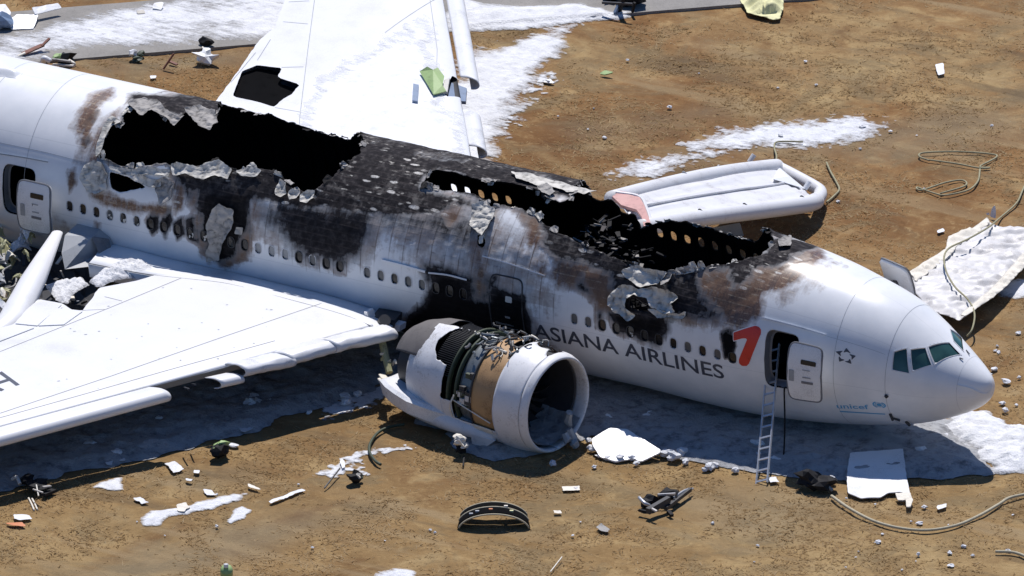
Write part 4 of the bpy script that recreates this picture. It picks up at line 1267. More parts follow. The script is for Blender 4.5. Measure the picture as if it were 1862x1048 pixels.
# ------------------------------------------------------------------ wings
class Wing:
    """flat reference plane through the leading edge; (t, c) are span and chord in metres"""
    def __init__(s, A, B, cz, chord=None, thick=None):
        s.chord, s.thick = chord, thick
        s.A = np.asarray(A, float); s.L = np.linalg.norm(B - A); s.e = (B - A) / s.L
        s.c = np.array([-1, 0, cz]); s.c /= np.linalg.norm(s.c)
        s.n = np.cross(s.e, s.c); s.n /= np.linalg.norm(s.n)
        if s.n[2] < 0: s.n = -s.n
        # solve for (t, c)
        s.M = np.linalg.pinv(np.stack([s.e, s.c], 1))

    def tc(s, u, v):
        """span and chord of the point of the upper surface seen at a photo position"""
        h = 0.0
        for _ in range(8):
            p = atplane(u, v, s.A + s.n * h, s.n)
            t, c = s.M @ (p - s.A - s.n * h)
            if s.chord is None: break
            h = float(shape(np.array(c), s.chord(t), s.thick(t))) * .5 + h * .5
        return float(t), float(c)

    def pt(s, t, c, h=0.0):
        t, c, h = np.broadcast_arrays(np.asarray(t, float), np.asarray(c, float), np.asarray(h, float))
        return s.A + t[..., None] * s.e + c[..., None] * s.c + h[..., None] * s.n


def shape(c, ch, th):
    """upper height of the wing section above the reference plane"""
    q = np.clip(c / ch, 0, 1)
    return th * (2.4 * np.sqrt(q + 1e-9) * (1 - q) ** 1.05 * 0.62 + .12 * q * (1 - q))


def wing_solid(W, name, t0, t1, chord, thick, cutters, mat, label, keep=None):
    tt = np.arange(t0, t1, .16); uu_ = np.concatenate([np.linspace(1, .03, 75), np.linspace(.028, 0, 7)])
    T, Uq = np.meshgrid(tt, uu_, indexing='ij')
    ch = chord(T); c = Uq ** 1.0 * ch
    top = shape(c, ch, thick(T))
    f_ = np.full(T.shape, 5.0)
    for P in cutters:
        f_ = np.minimum(f_, -(sdf(T, c, P) + .05 * (fbm(T * 4, c * 4, 3, 5) - .5)))
    f2 = np.full(T.shape, 5.0)
    if keep is not None:
        f2 = sdf(T, c, keep) + .06 * (fbm(T * 3, c * 3, 3, 6) - .5)
        f_ = np.minimum(f_, sdf(T, c, keep) + .06 * (fbm(T * 3, c * 3, 3, 6) - .5))
    V1, F1, _ = clip_grid(W.pt(T, c, top), f_)
    V2, F2, _ = clip_grid(W.pt(T, c, -top * .55 - .01), f2)
    mb = MB(); mb.add(V1, F1, 0); mb.add(V2, [q[::-1] for q in F2], 1)
    o = mb.build(name, mat, plane, smooth=True)
    m = o.modifiers.new('w', 'WELD'); m.merge_threshold = .012
    return tag(o, label)


# near wing, drooping to the right of the fuselage
nchord = lambda t: np.interp(t, [-5, 0, 9, 26], [13.5, 12.4, 9.0, 4.2])
nthick = lambda t: np.interp(t, [-5, 0, 9, 26], [.62, .62, .46, .25])
NW = Wing(atz(685, 594, 2.30), atz(0, 778, 1.95), -.01, nchord, nthick)
kp = [NW.tc(*p) for p in [(284, 500), (247, 511), (180, 524), (165, 546), (150, 565), (128, 563), (113, 552), (70, 544), (45, 566), (26, 590), (-40, 606), (-260, 660)]]
root = [NW.tc(*p) for p in [(686, 600), (664, 584), (628, 571), (580, 556), (520, 539), (420, 513), (350, 504)]]
keep = [(.06, -.5)] + [(t_ - .12, c_) for t_, c_ in root] + kp + [(27, kp[-1][1]), (27, -.5)]
nw = wing_solid(NW, 'near_wing', -3.2, 26, nchord, nthick, [], [M['white_wing'], M['grey']], 'near wing lying low, its rear edge torn away', keep=keep)


def on_wing(W, P, chord, thick, off=.008):
    P = np.asarray(P); ch = chord(P[:, 0])
    return W.pt(P[:, 0], P[:, 1], shape(P[:, 1], ch, thick(P[:, 0])) + off)


def wing_line(W, px, chord, thick, wd, parent, name='panel_seam', mat='midgrey', off=.006):
    Q = np.array([W.tc(*p) for p in px]); Q = np.array([Q[i] * (1 - t) + Q[i + 1] * t for i in range(len(Q) - 1) for t in np.linspace(0, 1, 14)[:-1]] + [Q[-1]])
    T = np.gradient(Q, axis=0); T /= np.linalg.norm(T, axis=1)[:, None]; Nn = np.stack([-T[:, 1], T[:, 0]], 1)
    n = len(Q)
    V = np.vstack([on_wing(W, Q - Nn * wd / 2, chord, thick, off), on_wing(W, Q + Nn * wd / 2, chord, thick, off)])
    obj(name, V, [(i, i + 1, n + i + 1, n + i) for i in range(n - 1)], M[mat], parent)


for ln in ([(330, 506), (200, 560), (0, 640)], [(585, 552), (400, 615), (200, 685), (0, 752)], [(500, 620), (300, 675), (150, 718), (0, 760)], [(190, 540), (222, 548)], [(80, 583), (120, 588)], [(150, 565), (190, 563)], [(113, 560), (66, 594)]):
    wing_line(NW, ln, nchord, nthick, .026, nw, mat='midgrey')
# rear panels laid over the torn edge
for P in ([(28, 590), (70, 548), (112, 556), (68, 594)], [(70, 594), (104, 562), (150, 568), (116, 592)], [(-40, 612), (24, 594), (62, 598), (0, 622)]):
    Q = np.array([NW.tc(*p) for p in P])
    V = np.vstack([on_wing(NW, Q, nchord, nthick, .035), on_wing(NW, Q, nchord, nthick, .008)])
    obj('spoiler_panel', V, [(0, 1, 2, 3), (7, 6, 5, 4), (0, 4, 5, 1), (1, 5, 6, 2), (2, 6, 7, 3), (3, 7, 4, 0)], M['white_wing'], nw)
# registration letter at the frame edge
for P in ([(3, 676), (36, 700), (29, 702), (-3, 679)], [(12, 690), (17, 693), (-14, 703), (-18, 699)], [(-32, 692), (8, 709), (2, 712), (-38, 695)]):
    Q = np.array([NW.tc(*p) for p in P])
    obj('letter_stroke', on_wing(NW, Q, nchord, nthick, .01), [(0, 1, 2, 3)], M['navy'], nw)
r_ = np.random.default_rng(3)
for q in range(46):
    u, v = r_.uniform(60, 660), r_.uniform(520, 720)
    c = np.array(NW.tc(u, v))
    if c[1] < .3 or v < 500 + (u - 285) * .23 + 10: continue
    n = 6; a = np.linspace(0, 2 * math.pi, n, endpoint=False); rr = r_.uniform(.015, .05) * r_.uniform(.6, 1.2, n)
    obj('paint_chip', on_wing(NW, c + np.stack([np.cos(a) * rr, np.sin(a) * rr], 1), nchord, nthick, .009), [tuple(range(n))], M['grey'], nw)


def slat(W, t0, t1, fwd, drop, size, parent, name, mat, chord, bend=0.0, seed=0, dent=0.0, tail=0.55):
    """curved leading-edge slat ahead of and below the wing nose"""
    tt = np.linspace(t0, t1, max(6, int((t1 - t0) / .15)))
    prof = [(size * tail * 1.3, size * .02), (size * .30, size * .06), (size * .04, size * .02), (-.09 * size, -.06 * size), (-.14 * size, -.18 * size), (-.09 * size, -.30 * size), (.05 * size, -.38 * size), (.25 * size, -.42 * size)]
    prof = spline([(a, b, 0) for a, b in prof], 4)[:, :2]
    n = len(prof); V = []
    for i, t in enumerate(tt):
        for c, h in prof:
            dn = dent * (fbm(np.array([t * 2.5]), np.array([h * 5 + c * 4]), 3, seed)[0] - .5) * 2
            V.append(W.pt(t, c - fwd + dn * .6, h - drop + bend * (i / len(tt) - .5) + dn))
    F = [(i * n + k, (i + 1) * n + k, (i + 1) * n + k + 1, i * n + k + 1) for i in range(len(tt) - 1) for k in range(n - 1)]
    return obj(name, V, F, [mat, mat], parent, smooth=True, solid=.03, soff=-1)


tspan = lambda u, v: NW.tc(u, v)[0]
slat(NW, tspan(300, 712), 21, .74, -.02, 1.0, nw, 'slat', M['white_wing'], nchord)
slat(NW, tspan(412, 668), tspan(372, 680), .62, .16, .75, nw, 'slat', M['white_wing'], nchord, .05)
slat(NW, tspan(503, 640), tspan(412, 665), .60, -.05, .98, nw, 'slat', M['panel'], nchord, .08, 3, .05)
slat(NW, tspan(582, 618), tspan(500, 645), .58, -.06, .96, nw, 'slat', M['white_wing'], nchord, -.05, 5, .05)
slat(NW, tspan(686, 590), tspan(578, 622), .62, -.06, 1.0, nw, 'slat', M['white_wing'], nchord, .1, 7, .06, tail=.45)
for a, b in (((335, 700), (341, 716)), ((349, 694), (353, 708)), ((640, 608), (652, 592)), ((620, 612), (632, 600)), ((600, 615), (612, 604))):
    mb = MB(); mb.beam(atplane(*a, NW.A, NW.n) - np.array([0, 0, .1]), atplane(*b, NW.A, NW.n) + np.array([0, .1, .12]), .05, .05)
    mb.build('slat_track', M['dark'], nw)
# underside closing so the wing reads as a box from the front
mb = MB()
tt = np.linspace(-1, 24, 40)
tt = np.linspace(.1, 24, 40)
V = np.vstack([NW.pt(tt, .15, -.05), NW.pt(tt, .5, -.42), NW.pt(tt, 3.0, -.5)])
mb.add(V, [(a * 40 + i, a * 40 + i + 1, (a + 1) * 40 + i + 1, (a + 1) * 40 + i) for a in range(2) for i in range(39)])
mb.build('lower_wing_skin', M['grey'], nw)

# far wing rising behind the fuselage
fchord = lambda t: np.interp(t, [-8, 0, 14, 30], [13.5, 11.2, 7.4, 3.0])
fthick = lambda t: np.interp(t, [-8, 0, 14, 30], [.62, .6, .42, .22])
FWg = Wing(atz(858, 292, 3.0), atz(806, 0, 4.3), -.01, fchord, fthick)
hole_f = [FWg.tc(*p) for p in [(424, 172), (440, 130), (468, 119), (512, 124), (505, 141), (545, 154), (530, 172), (515, 180), (498, 195), (470, 186), (424, 176)]]
hole_g = [FWg.tc(*p) for p in [(808, 176), (815, 150), (822, 138), (870, 150), (870, 178), (845, 178)]]
kf = [FWg.tc(*p) for p in [(380, 200), (418, 150), (470, 75), (500, 50), (518, 0), (530, -60), (560, -300)]]
keepf = [(-8, -.5), (-8, kf[0][1])] + kf + [(30, kf[-1][1]), (30, -.5)]
fw = wing_solid(FWg, 'far_wing', -7, 29, fchord, fthick, [hole_f, hole_g], [M['white_wing'], M['dark']], 'far wing dusted with foam and torn open at its rear', keep=keepf)  # underside coloured dark so the rear hole looks shaded inside
for ln in ([(572, 0), (560, 90), (545, 215), (543, 260)], [(515, 40), (560, 44)], [(512, 123), (552, 122)], [(468, 110), (492, 72)], [(420, 150), (465, 96)], [(500, 196), (545, 204)], [(782, 0), (795, 90), (792, 200)], [(525, 4), (562, 2)], [(790, 0), (720, 45), (700, 60)]):
    wing_line(FWg, ln, fchord, fthick, .03, fw, mat='grey')
for t0p, t1p, fwd_ in (((848, 140), (800, -40), .75), ((862, 265), (850, 200), .55)):
    ta, tb = FWg.tc(*t0p)[0], FWg.tc(*t1p)[0]
    if tb < ta: ta, tb = tb, ta
    slat(FWg, ta, tb if tb < 13 else 24, fwd_, .08, .85, fw, 'slat', M['panel'], fchord)
# torn green-primed panel and dark box on the leading edge
P = [(764, 136), (778, 138), (788, 144), (796, 140), (808, 150), (805, 166), (812, 172), (789, 178)]
Q = np.array([FWg.tc(*p) for p in P])
V = on_wing(FWg, Q, fchord, fthick, .10); V[1:4, 2] += .22; V[4:6, 2] += .1
obj('torn_primed_panel', V, [(0, 1, 2, 7), (2, 3, 4, 5), (2, 5, 6, 7)], M['green'], fw, solid=.03)
for P, mt, hh in (([(752, 158), (762, 160), (760, 190), (750, 188)], 'blue', .12), ([(820, 142), (848, 152), (846, 176), (812, 174)], 'blue', -.18), ([(808, 150), (818, 146), (814, 172), (806, 170)], 'alu', .1)):
    Q = np.array([FWg.tc(*p) for p in P])
    V = np.vstack([on_wing(FWg, Q, fchord, fthick, hh), on_wing(FWg, Q, fchord, fthick, hh - .12)])
    obj('exposed_structure', V, [(0, 1, 2, 3), (7, 6, 5, 4), (0, 4, 5, 1), (1, 5, 6, 2), (2, 6, 7, 3), (3, 7, 4, 0)], M[mt], fw)
for a, b in (((482, 172), (510, 150)), ((495, 160), (520, 155)), ((478, 176), (505, 160)), ((520, 150), (528, 172)), ((515, 168), (532, 158))):
    mb = MB(); mb.beam(atplane(*a, FWg.A - (0, 0, .3), FWg.n), atplane(*b, FWg.A - (0, 0, .2), FWg.n), .07, .07)
    mb.build('wing_rib', M['alu'], fw)
Q = np.array(hole_f); Q = Q.mean(0) + (Q - Q.mean(0)) * 1.06
obj('hole_shade_sheet', FWg.pt(Q[:, 0], Q[:, 1], -.04), [tuple(range(len(Q)))], M['black'], fw)  # black sheet added in the hole to stand for its shade
# foam sprayed over the inner part of the far wing
Q = [FWg.tc(*p) for p in [(545, 262), (548, 200), (562, 140), (620, 112), (700, 70), (785, 20), (800, 140), (815, 195), (850, 220), (862, 320), (760, 330)]]
Q = np.array(Q); lo, hi = Q.min(0) - .6, Q.max(0) + .6
T, Cc = np.meshgrid(np.arange(lo[0], hi[0], .1), np.arange(max(lo[1], .05), hi[1], .1), indexing='ij')
fq = sdf(T, Cc, Q) + 1.0 * (fbm(T * .9, Cc * .9, 4, 44) - .5) + .5 * (fbm(T * 4, Cc * 4, 3, 45) - .6)
hq = np.clip(fq / .4, 0, 1) * (.008 + .03 * fbm(T * 3.5, Cc * 3.5, 4, 46))
fq = np.minimum(np.minimum(fq, .02 - sdf(T, Cc, np.array(hole_f))), .02 - sdf(T, Cc, np.array(hole_g)))
V, F, A_ = clip_grid(FWg.pt(T, Cc, shape(Cc, fchord(T), fthick(T)) + .005 + hq), fq, {'depth': np.clip(fq / .8, 0, 1.2)})
tag(obj('foam', V, F, M['spray_foam'], smooth=True, attrs=A_), 'thin white foam sprayed over the inner far wing', 'foam', kind='stuff')

# wing root: fairing, broken spar, duct
V = np.array([atz(u, v, z) for u, v, z in ((118, 428, 2.6), (168, 431, 2.6), (196, 435, 2.4), (200, 452, 2.1), (190, 482, 1.8), (118, 490, 1.8), (112, 460, 2.2))])
back = V + np.array([-.2, 1.4, .1])
n = len(V)
obj('wing_root_fairing', np.vstack([V, back]), [tuple(range(n))] + [(i, n + i, n + (i + 1) % n, (i + 1) % n) for i in range(n)], M['grey'], plane)
V = np.array([atz(u, v, z) for u, v, z in ((168, 431, 2.62), (196, 435, 2.42), (200, 452, 2.12), (190, 482, 1.82))]) + np.array([.02, -.05, 0])
obj('fairing_panel', np.vstack([V, V + np.array([0, .1, 0])]), [(0, 1, 2, 3), (0, 4, 5, 1), (1, 5, 6, 2), (2, 6, 7, 3)], M['midgrey'], plane)
# lower fairing curving from the fuselage out to the wing
ja = [(160, 478), (230, 492), (285, 501), (350, 508), (420, 517), (520, 543), (580, 559), (630, 574), (665, 588), (688, 600)]
ua = [(190, 440), (240, 452), (300, 468), (360, 482), (430, 497), (520, 518), (585, 533), (640, 549), (690, 566), (735, 585)]
low = spline([on_wing(NW, np.array([NW.tc(*p)]), nchord, nthick, -.05)[0] for p in ja], 5)
upp = spline([skin(*on_skin(*p), .01) for p in ua], 5)
n = len(low)
mid_ = low * .62 + upp * .38 + np.array([0, .04, -.03]); m2 = low * .25 + upp * .75 + np.array([0, .0, -.01])
V = np.vstack([upp, m2, mid_, low, low + np.array([0, .1, -.5])])
obj('belly_fairing', V, [(a * n + i, (a + 1) * n + i, (a + 1) * n + i + 1, a * n + i + 1) for a in range(4) for i in range(n - 1)], M['white'], plane, smooth=True)
mb = MB(); mb.tube(low + np.array([0, -.01, .04]), .016, 6); mb.build('fairing_seal', M['midgrey'], plane)
mb = MB()
c = atz(702, 588, 1.7)
mb.box(c, (.42, .05, 0), (-.1, .4, 0), (0, .05, .30))
mb.build('wing_root_duct', M['dark'], plane)
mb = MB(); mb.tube(spline([atz(700, 582, 2.2), atz(690, 600, 1.6), atz(702, 618, 1.2)], 6), .2, 10)
mb.build('bleed_air_duct', M['dark'], plane)
mb = MB(); mb.box(atz(722, 592, 1.75), (.22, 0, 0), (0, .2, 0), (0, .03, .1)); mb.build('root_panel', M['panel'], plane)
mb = MB(); mb.box(atz(674, 578, 2.0), (.06, 0, 0), (0, .2, 0), (-.08, .0, .25)); mb.build('root_rib', M['white'], plane)

# ------------------------------------------------------------------ detached engine
EC = atz(1016, 737, 1.62)                      # centre of the intake
EY = math.radians(-8.5)                        # turned towards the camera
EA = np.array([math.cos(EY), math.sin(EY), -.02]); EA /= np.linalg.norm(EA)
ES = np.cross([0, 0, 1], EA); ES /= np.linalg.norm(ES)      # to the far side
EU = np.cross(EA, ES)
eng = thing('jet_engine', 'torn-off jet engine lying on foam beside the fuselage', 'jet engine', (EC[0] - 2.5, EC[1], 0))


def epos(a, r, th):
    """a metres ahead of the intake, radius r, angle th from the top towards the camera"""
    a, r, th = np.broadcast_arrays(np.asarray(a, float), np.asarray(r, float), np.asarray(th, float))
    return EC + a[..., None] * EA - (r * np.sin(th))[..., None] * ES + (r * np.cos(th))[..., None] * EU


def shell(name, prof, mat, parent=eng, th0=-180, th1=180, n=56, rag=0.0, seed=0, dent=0.0, solid=.03, tear=None, **kw):
    """part of the nacelle: profile (a, r) turned through an arc, its ends and edges torn where rag > 0"""
    pr = np.array(prof, float)
    q = np.concatenate([[0], np.cumsum(np.linalg.norm(np.diff(pr, axis=0), axis=1))])
    k = max(6, int(q[-1] / .07)); qq = np.linspace(0, q[-1], k)
    aa, rr = np.interp(qq, q, pr[:, 0]), np.interp(qq, q, pr[:, 1])
    th = np.radians(np.linspace(th0, th1, n))
    Aq, Th = np.meshgrid(aa, th, indexing='ij'); Rq = np.repeat(rr[:, None], n, 1)
    if dent:
        Rq = Rq + dent * (fbm(Aq * 2.2 + 40, Th * 2.5, 4, seed) - .5) * 2
    Q = np.repeat(qq[:, None], n, 1)
    f_ = np.full(Aq.shape, 5.0)
    if rag:
        f_ = np.minimum(Q, q[-1] - Q) + .02
        if th1 - th0 < 359: f_ = np.minimum(f_, np.minimum(Th - th[0], th[-1] - Th) * 1.7 + .02)
        f_ = f_ + rag * (fbm(Aq * 3.5 + 9, Th * 5.5, 4, seed + 1) - .55) * 2
    if tear is not None:
        for (ta, tt_, ra, rt) in tear:
            f_ = np.minimum(f_, (np.sqrt(((Aq - ta) / ra) ** 2 + ((Th - math.radians(tt_)) / math.radians(rt)) ** 2) - 1 + .35 * (fbm(Aq * 5, Th * 7, 3, seed + 2) - .5)) * .3)
    V, F, _ = clip_grid(epos(Aq, Rq, Th), f_)
    return obj(name, V, F, mat, parent, smooth=True, solid=solid, soff=-1, **kw)


RO = 1.78
# intake: bright lip, then the dark inner duct
lip = [(-.55, 1.54), (-.25, 1.51), (-.08, 1.52), (0, 1.56), (-.02, 1.60), (-.12, 1.65), (-.30, 1.70)]
shell('intake_lip', lip, M['cowl'], solid=.02, dent=.014, seed=3)
shell('intake_duct', [(-2.2, 1.50), (-.56, 1.53)], M['dark'], solid=.03)
shell('intake_cowl', [(-.305, 1.705), (-.7, 1.75), (-1.35, RO)], [M['cowl'], M['dark']], rag=.05, seed=5, dent=.02, tear=[(-.9, -30, .5, 26), (-.35, -8, .25, 14)])
mb = MB()
Vd = [epos(-2.1, 0, 0)] + [epos(-2.1, 1.5, t) for t in np.linspace(0, 2 * math.pi, 40, endpoint=False)]
mb.add(Vd, [(0, 1 + k, 1 + (k + 1) % 40) for k in range(40)]); mb.build('fan_backplate', M['black'], eng)
sp = spline([(-1.2, .0, 0), (-1.3, .2, 0), (-1.5, .36, 0), (-1.74, .44, 0)], 4)
shell('spinner', [(a, max(r, .01)) for a, r, _ in sp], M['dark'], n=24, solid=0)
for k in range(22):
    t = 2 * math.pi * k / 22
    Vb = [epos(-1.70, .42, t), epos(-1.55, .42, t + .12), epos(-1.50, 1.0, t + .22), epos(-1.52, 1.44, t + .33), epos(-1.70, 1.46, t + .18), epos(-1.68, 1.0, t + .08)]
    obj('fan_blade', Vb, [(0, 1, 2, 5), (5, 2, 3, 4)], M['dark'], eng)
# fan case, accessory band and reverser
shell('fan_case', [(-1.32, 1.66), (-1.7, 1.70), (-2.35, 1.68)], [M['tan'], M['dark']], seed=7, dent=.01, tear=[(-1.4, -15, .5, 30)])
shell('accessory_band', [(-2.36, 1.60), (-2.95, 1.56)], M['steel'], seed=8, dent=.03)
shell('case_flange', [(-2.98, 1.56), (-2.98, 1.70), (-3.06, 1.70), (-3.06, 1.54)], M['darkgreen'], solid=0)
shell('case_flange', [(-2.33, 1.60), (-2.33, 1.74), (-2.39, 1.74), (-2.39, 1.58)], M['dark'], solid=0)
shell('inner_barrel', [(-3.0, 1.48), (-4.4, 1.42), (-5.2, 1.25)], M['black'], solid=.02)
shell('reverser_flange', [(-3.32, 1.52), (-3.32, 1.72), (-3.40, 1.72), (-3.40, 1.5)], M['darkgreen'], solid=0)
r_ = np.random.default_rng(21)
# cascade vanes
for k in range(34):
    t = math.radians(-12 + k * 2.5)
    mb = MB(); mb.beam(epos(-3.42, 1.58, t), epos(-4.1, 1.60, t), .012, .16, up=epos(0, 1, t) - epos(0, 0, t))
    mb.build('cascade_vane', M['dark'], eng)
shell('cowl_panel', [(-3.55, 1.74), (-4.2, 1.73), (-4.9, 1.62), (-5.25, 1.52)], [M['cowl'], M['dark']], th0=8, th1=118, rag=.10, seed=12, dent=.015, tear=[(-3.6, 33, .75, 25)])
shell('cowl_panel', [(-3.10, 1.755), (-3.6, 1.75)], [M['panel'], M['dark']], th0=96, th1=150, rag=.06, seed=13)
shell('cowl_panel', [(-1.36, 1.775), (-3.1, 1.76), (-4.4, 1.70)], [M['panel'], M['dark']], th0=118, th1=185, rag=.05, seed=14, dent=.02)
shell('rear_cowl', [(-4.5, 1.66), (-5.1, 1.60), (-5.75, 1.38), (-6.15, 1.12)], [M['charred_grey'], M['dark']], th0=-110, th1=60, rag=.06, seed=15, dent=.02)
shell('exhaust_sleeve', [(-5.0, 1.30), (-6.0, 1.05)], M['dark'])
# crushed pipes, brackets and foil on top of the case
for k in range(80):
    t = r_.uniform(-75, 48); a = r_.uniform(-3.3, -1.35)
    p = epos(a, 1.70 + r_.uniform(0, .12), math.radians(t)); q_ = epos(a + r_.uniform(-.35, .35), 1.72 + r_.uniform(-.02, .20), math.radians(t + r_.uniform(-9, 9)))
    mb = MB(); mid = (p + q_) / 2 + r_.normal(0, .06, 3)
    mb.tube(spline([p, mid, q_], 4), r_.uniform(.015, .05), 6)
    mb.build('pipe', M[r_.choice(['steel', 'dark', 'alu', 'cream', 'dark', 'ash'])], eng)
for k in range(16):
    t = math.radians(r_.uniform(62, 100)); a = r_.uniform(-2.9, -2.4)
    c = epos(a, 1.64, t); mb = MB(); mb.box(c, EA * r_.uniform(.05, .14), ES * .06, EU * r_.uniform(.04, .12)); mb.build('accessory', M[r_.choice(['steel', 'alu', 'dark', 'darkgreen'])], eng)
mb = MB(); mb.tube(spline([epos(-3.0, 1.74, math.radians(88)), epos(-3.1, 1.85, math.radians(100)), epos(-3.15, 1.8, math.radians(116))], 5), .03, 6); mb.build('hanging_pipe', M['cream'], eng)
mb = MB(); mb.tube(spline([epos(-3.1, 1.72, math.radians(94)), epos(-2.5, 1.74, math.radians(99)), epos(-1.5, 1.76, math.radians(108))], 5), .022, 6); mb.build('hanging_pipe', M['cream'], eng)
V, F, _ = None, None, None
shell('torn_lower_strip', [(-1.5, 1.80), (-2.3, 1.80)], M['cream'], th0=117, th1=124, n=8, rag=.05, seed=30)
# fairing tongue under the rear of the nacelle
def loft(sections, name, mat, parent, **kw):
    S_ = np.array(sections, float); m, n = S_.shape[:2]
    F_ = [(i * n + k, i * n + (k + 1) % n, (i + 1) * n + (k + 1) % n, (i + 1) * n + k) for i in range(m - 1) for k in range(n)]
    F_ += [tuple(range(n))[::-1], tuple((m - 1) * n + k for k in range(n))]
    return obj(name, S_.reshape(-1, 3), F_, mat, parent, **kw)


def tsec(c, hw, hh, n=10):
    return [np.asarray(c) + ES * hw * math.cos(a) + EU * hh * math.sin(a) for a in np.linspace(0, 2 * math.pi, n, endpoint=False)]


tp = [(689, 691), (712, 684), (742, 671), (750, 684), (768, 694), (792, 708), (812, 732), (829, 758), (818, 757), (778, 745), (738, 730), (716, 716), (700, 704)]
T1 = np.array([atz(u, v, 1.35 - .0042 * (u - 690)) for u, v in tp]); cT = T1.mean(0)
T0 = T1 * .86 + cT * .14 + np.array([0, 0, .10]); T2 = T1 * .9 + cT * .1 - np.array([0, 0, .45])
n = len(tp); Vt = np.vstack([T0, T1, T2])
obj('pylon_fairing', Vt, [tuple(range(n))] + [(a * n + k, (a + 1) * n + k, (a + 1) * n + (k + 1) % n, a * n + (k + 1) % n) for a in range(2) for k in range(n)] + [tuple(2 * n + k for k in range(n))[::-1]], M['white'], eng)
tc = [((905, 800), .45, .10, .16), ((840, 775), .55, .36, .34), ((780, 748), .6, .5, .42), ((730, 722), .65, .45, .42), ((712, 715), .65, .3, .3)]
loft([tsec(atz(u, v, z), a, b) for (u, v), z, a, b in tc], 'lower_fairing', M['panel'], eng, smooth=True, sub=1)
mb = MB()
V = [atz(735, 655, 2.0), atz(752, 662, 1.9), atz(745, 690, 1.4), atz(733, 682, 1.4)]
obj('rear_bracket', V, [(0, 1, 2, 3)], M['grey'], eng, solid=.08)
for P in ([(686, 690), (704, 684), (706, 700), (690, 696)], [(688, 682), (700, 680), (704, 690), (694, 690)], [(700, 705), (716, 700), (712, 716), (702, 716)]):
    obj('torn_edge', [atz(u, v, 1.0 + r_.uniform(-.1, .15)) for u, v in P], [(0, 1, 2, 3)], M['cream'], eng, solid=.03)
obj('lower_flap', [atz(u, v, z) for u, v, z in ((858, 788, .5), (902, 800, .45), (884, 812, .1), (860, 806, .1))], [(0, 1, 2, 3)], M['panel'], eng, solid=.06)

# primed strut standing between the wing root and the engine
st = thing('engine_strut', 'yellow-green primed strut standing between wing root and engine', 'strut', tuple(atz(708, 690)))
mb = MB(); mb.tube([atz(691, 604, 2.1), atz(697, 630, 1.75), atz(708, 678, 1.1)], [.10, .13, .12], 8); mb.build('strut_tube', M['yellowgreen'], st)
for k in range(9):
    t = k / 8; c = atz(691 + 17 * t, 608 + 68 * t, 2.05 - .95 * t)
    mb = MB(); mb.box(c + r_.normal(0, .04, 3), (r_.uniform(.03, .09), 0, .02), (0, .09, 0), (0, 0, r_.uniform(.03, .08))); mb.build('bracket', M[r_.choice(['yellowgreen', 'dark', 'cream'])], st)
mb = MB(); mb.tube(spline([atz(714, 664, 1.2), atz(718, 655, 1.4), atz(720, 662, 1.3)], 4), .04, 6); mb.build('fitting', M['cream'], st)

# ------------------------------------------------------------------ escape slides
def gridmesh(P):
    n, m = P.shape[:2]
    return P.reshape(-1, 3), [(i * m + j, i * m + j + 1, (i + 1) * m + j + 1, (i + 1) * m + j) for i in range(n - 1) for j in range(m - 1)]


sld = thing('escape_slide', 'inflated white escape slide reaching from the far side of the fuselage', 'escape slide', tuple(atz(1400, 380)))
zs = [3.55, 2.8, 2.1, 1.45, .9, .62]
U1 = [(1112, 362), (1190, 342), (1270, 324), (1340, 312), (1400, 305), (1412, 304)]
L1 = [(1165, 415), (1240, 402), (1320, 391), (1400, 381), (1465, 372), (1484, 366)]
up = spline([atz(u, v, z) for (u, v), z in zip(U1, zs)], 8); lo_ = spline([atz(u, v, z) for (u, v), z in zip(L1, zs)], 8)
mb = MB(); mb.tube(up, .28, 16); mb.build('side_tube', M['slide'], sld, smooth=True)
mb = MB(); mb.tube(lo_, .29, 16); mb.build('side_tube', M['slide'], sld, smooth=True)
end = spline([up[-1], atz(1440, 318, .55), atz(1482, 341, .5), atz(1492, 352, .45), lo_[-1]], 8)
mb = MB(); mb.tube(end, .23, 16); mb.build('toe_tube', M['slide'], sld, smooth=True)
tq = np.linspace(0, 1, 24)
n = len(up); D3 = np.zeros((n, 24, 3))
for j, t in enumerate(tq):
    D3[:, j] = up * (1 - t) + lo_ * t
    wr = .16 * (np.abs(fbm(np.arange(n) * .07 + t * 2.5, np.full(n, t * 7), 3, 70) - .5) * 2) - .04
    D3[:, j, 2] += -.03 * math.sin(math.pi * t) + wr + .08
V, F = gridmesh(D3); obj('slide_deck', V, F, M['slide'], sld, smooth=True, solid=.03)
mb = MB(); mid = D3[:, 11] + (0, 0, .05); mb.tube(mid[4:-4], .045, 8); mb.build('centre_seam', M['slide'], sld, smooth=True)
# gusset at the foot
V = [D3[-3, 2] + (0, 0, .05), D3[-12, 9] + (0, 0, .12), D3[-2, 17] + (0, 0, .06), D3[-8, 10] + (0, 0, .22)]
obj('foot_gusset', V, [(0, 1, 3), (1, 2, 3), (0, 3, 2)], M['white'], sld, solid=.02)
for t, o in ((.30, lo_), (.52, lo_), (.80, lo_), (.35, up)):
    i = int(t * (n - 1)); p = o[i] + (-.02, -.16, .27)
    mb = MB(); mb.tube(spline([p + (-.1, 0, .02), p + (-.02, -.06, .10), p + (.08, -.03, .03)], 4), .03, 6); mb.build('grab_handle', M['dark'] if o is lo_ else M['grey'], sld)
for t in (.43, .56):
    i = int(t * (n - 1)); d = lo_[i + 1] - lo_[i]; d /= np.linalg.norm(d)
    mb = MB(); mb.beam(lo_[i] + (0, -.31, .06) - d * .15, lo_[i] + (0, -.31, .06) + d * .15, .03, .05); mb.build('label_patch', M['dark'], sld)
for (u, v, z) in ((1368, 286, .95), (1469, 335, .9)):
    p = atz(u, v, z); mb = MB(); mb.tube([p - (.06, .1, .16), p + (.04, .06, .08)], .09, 8); mb.build('inflation_valve', M['white'], sld)
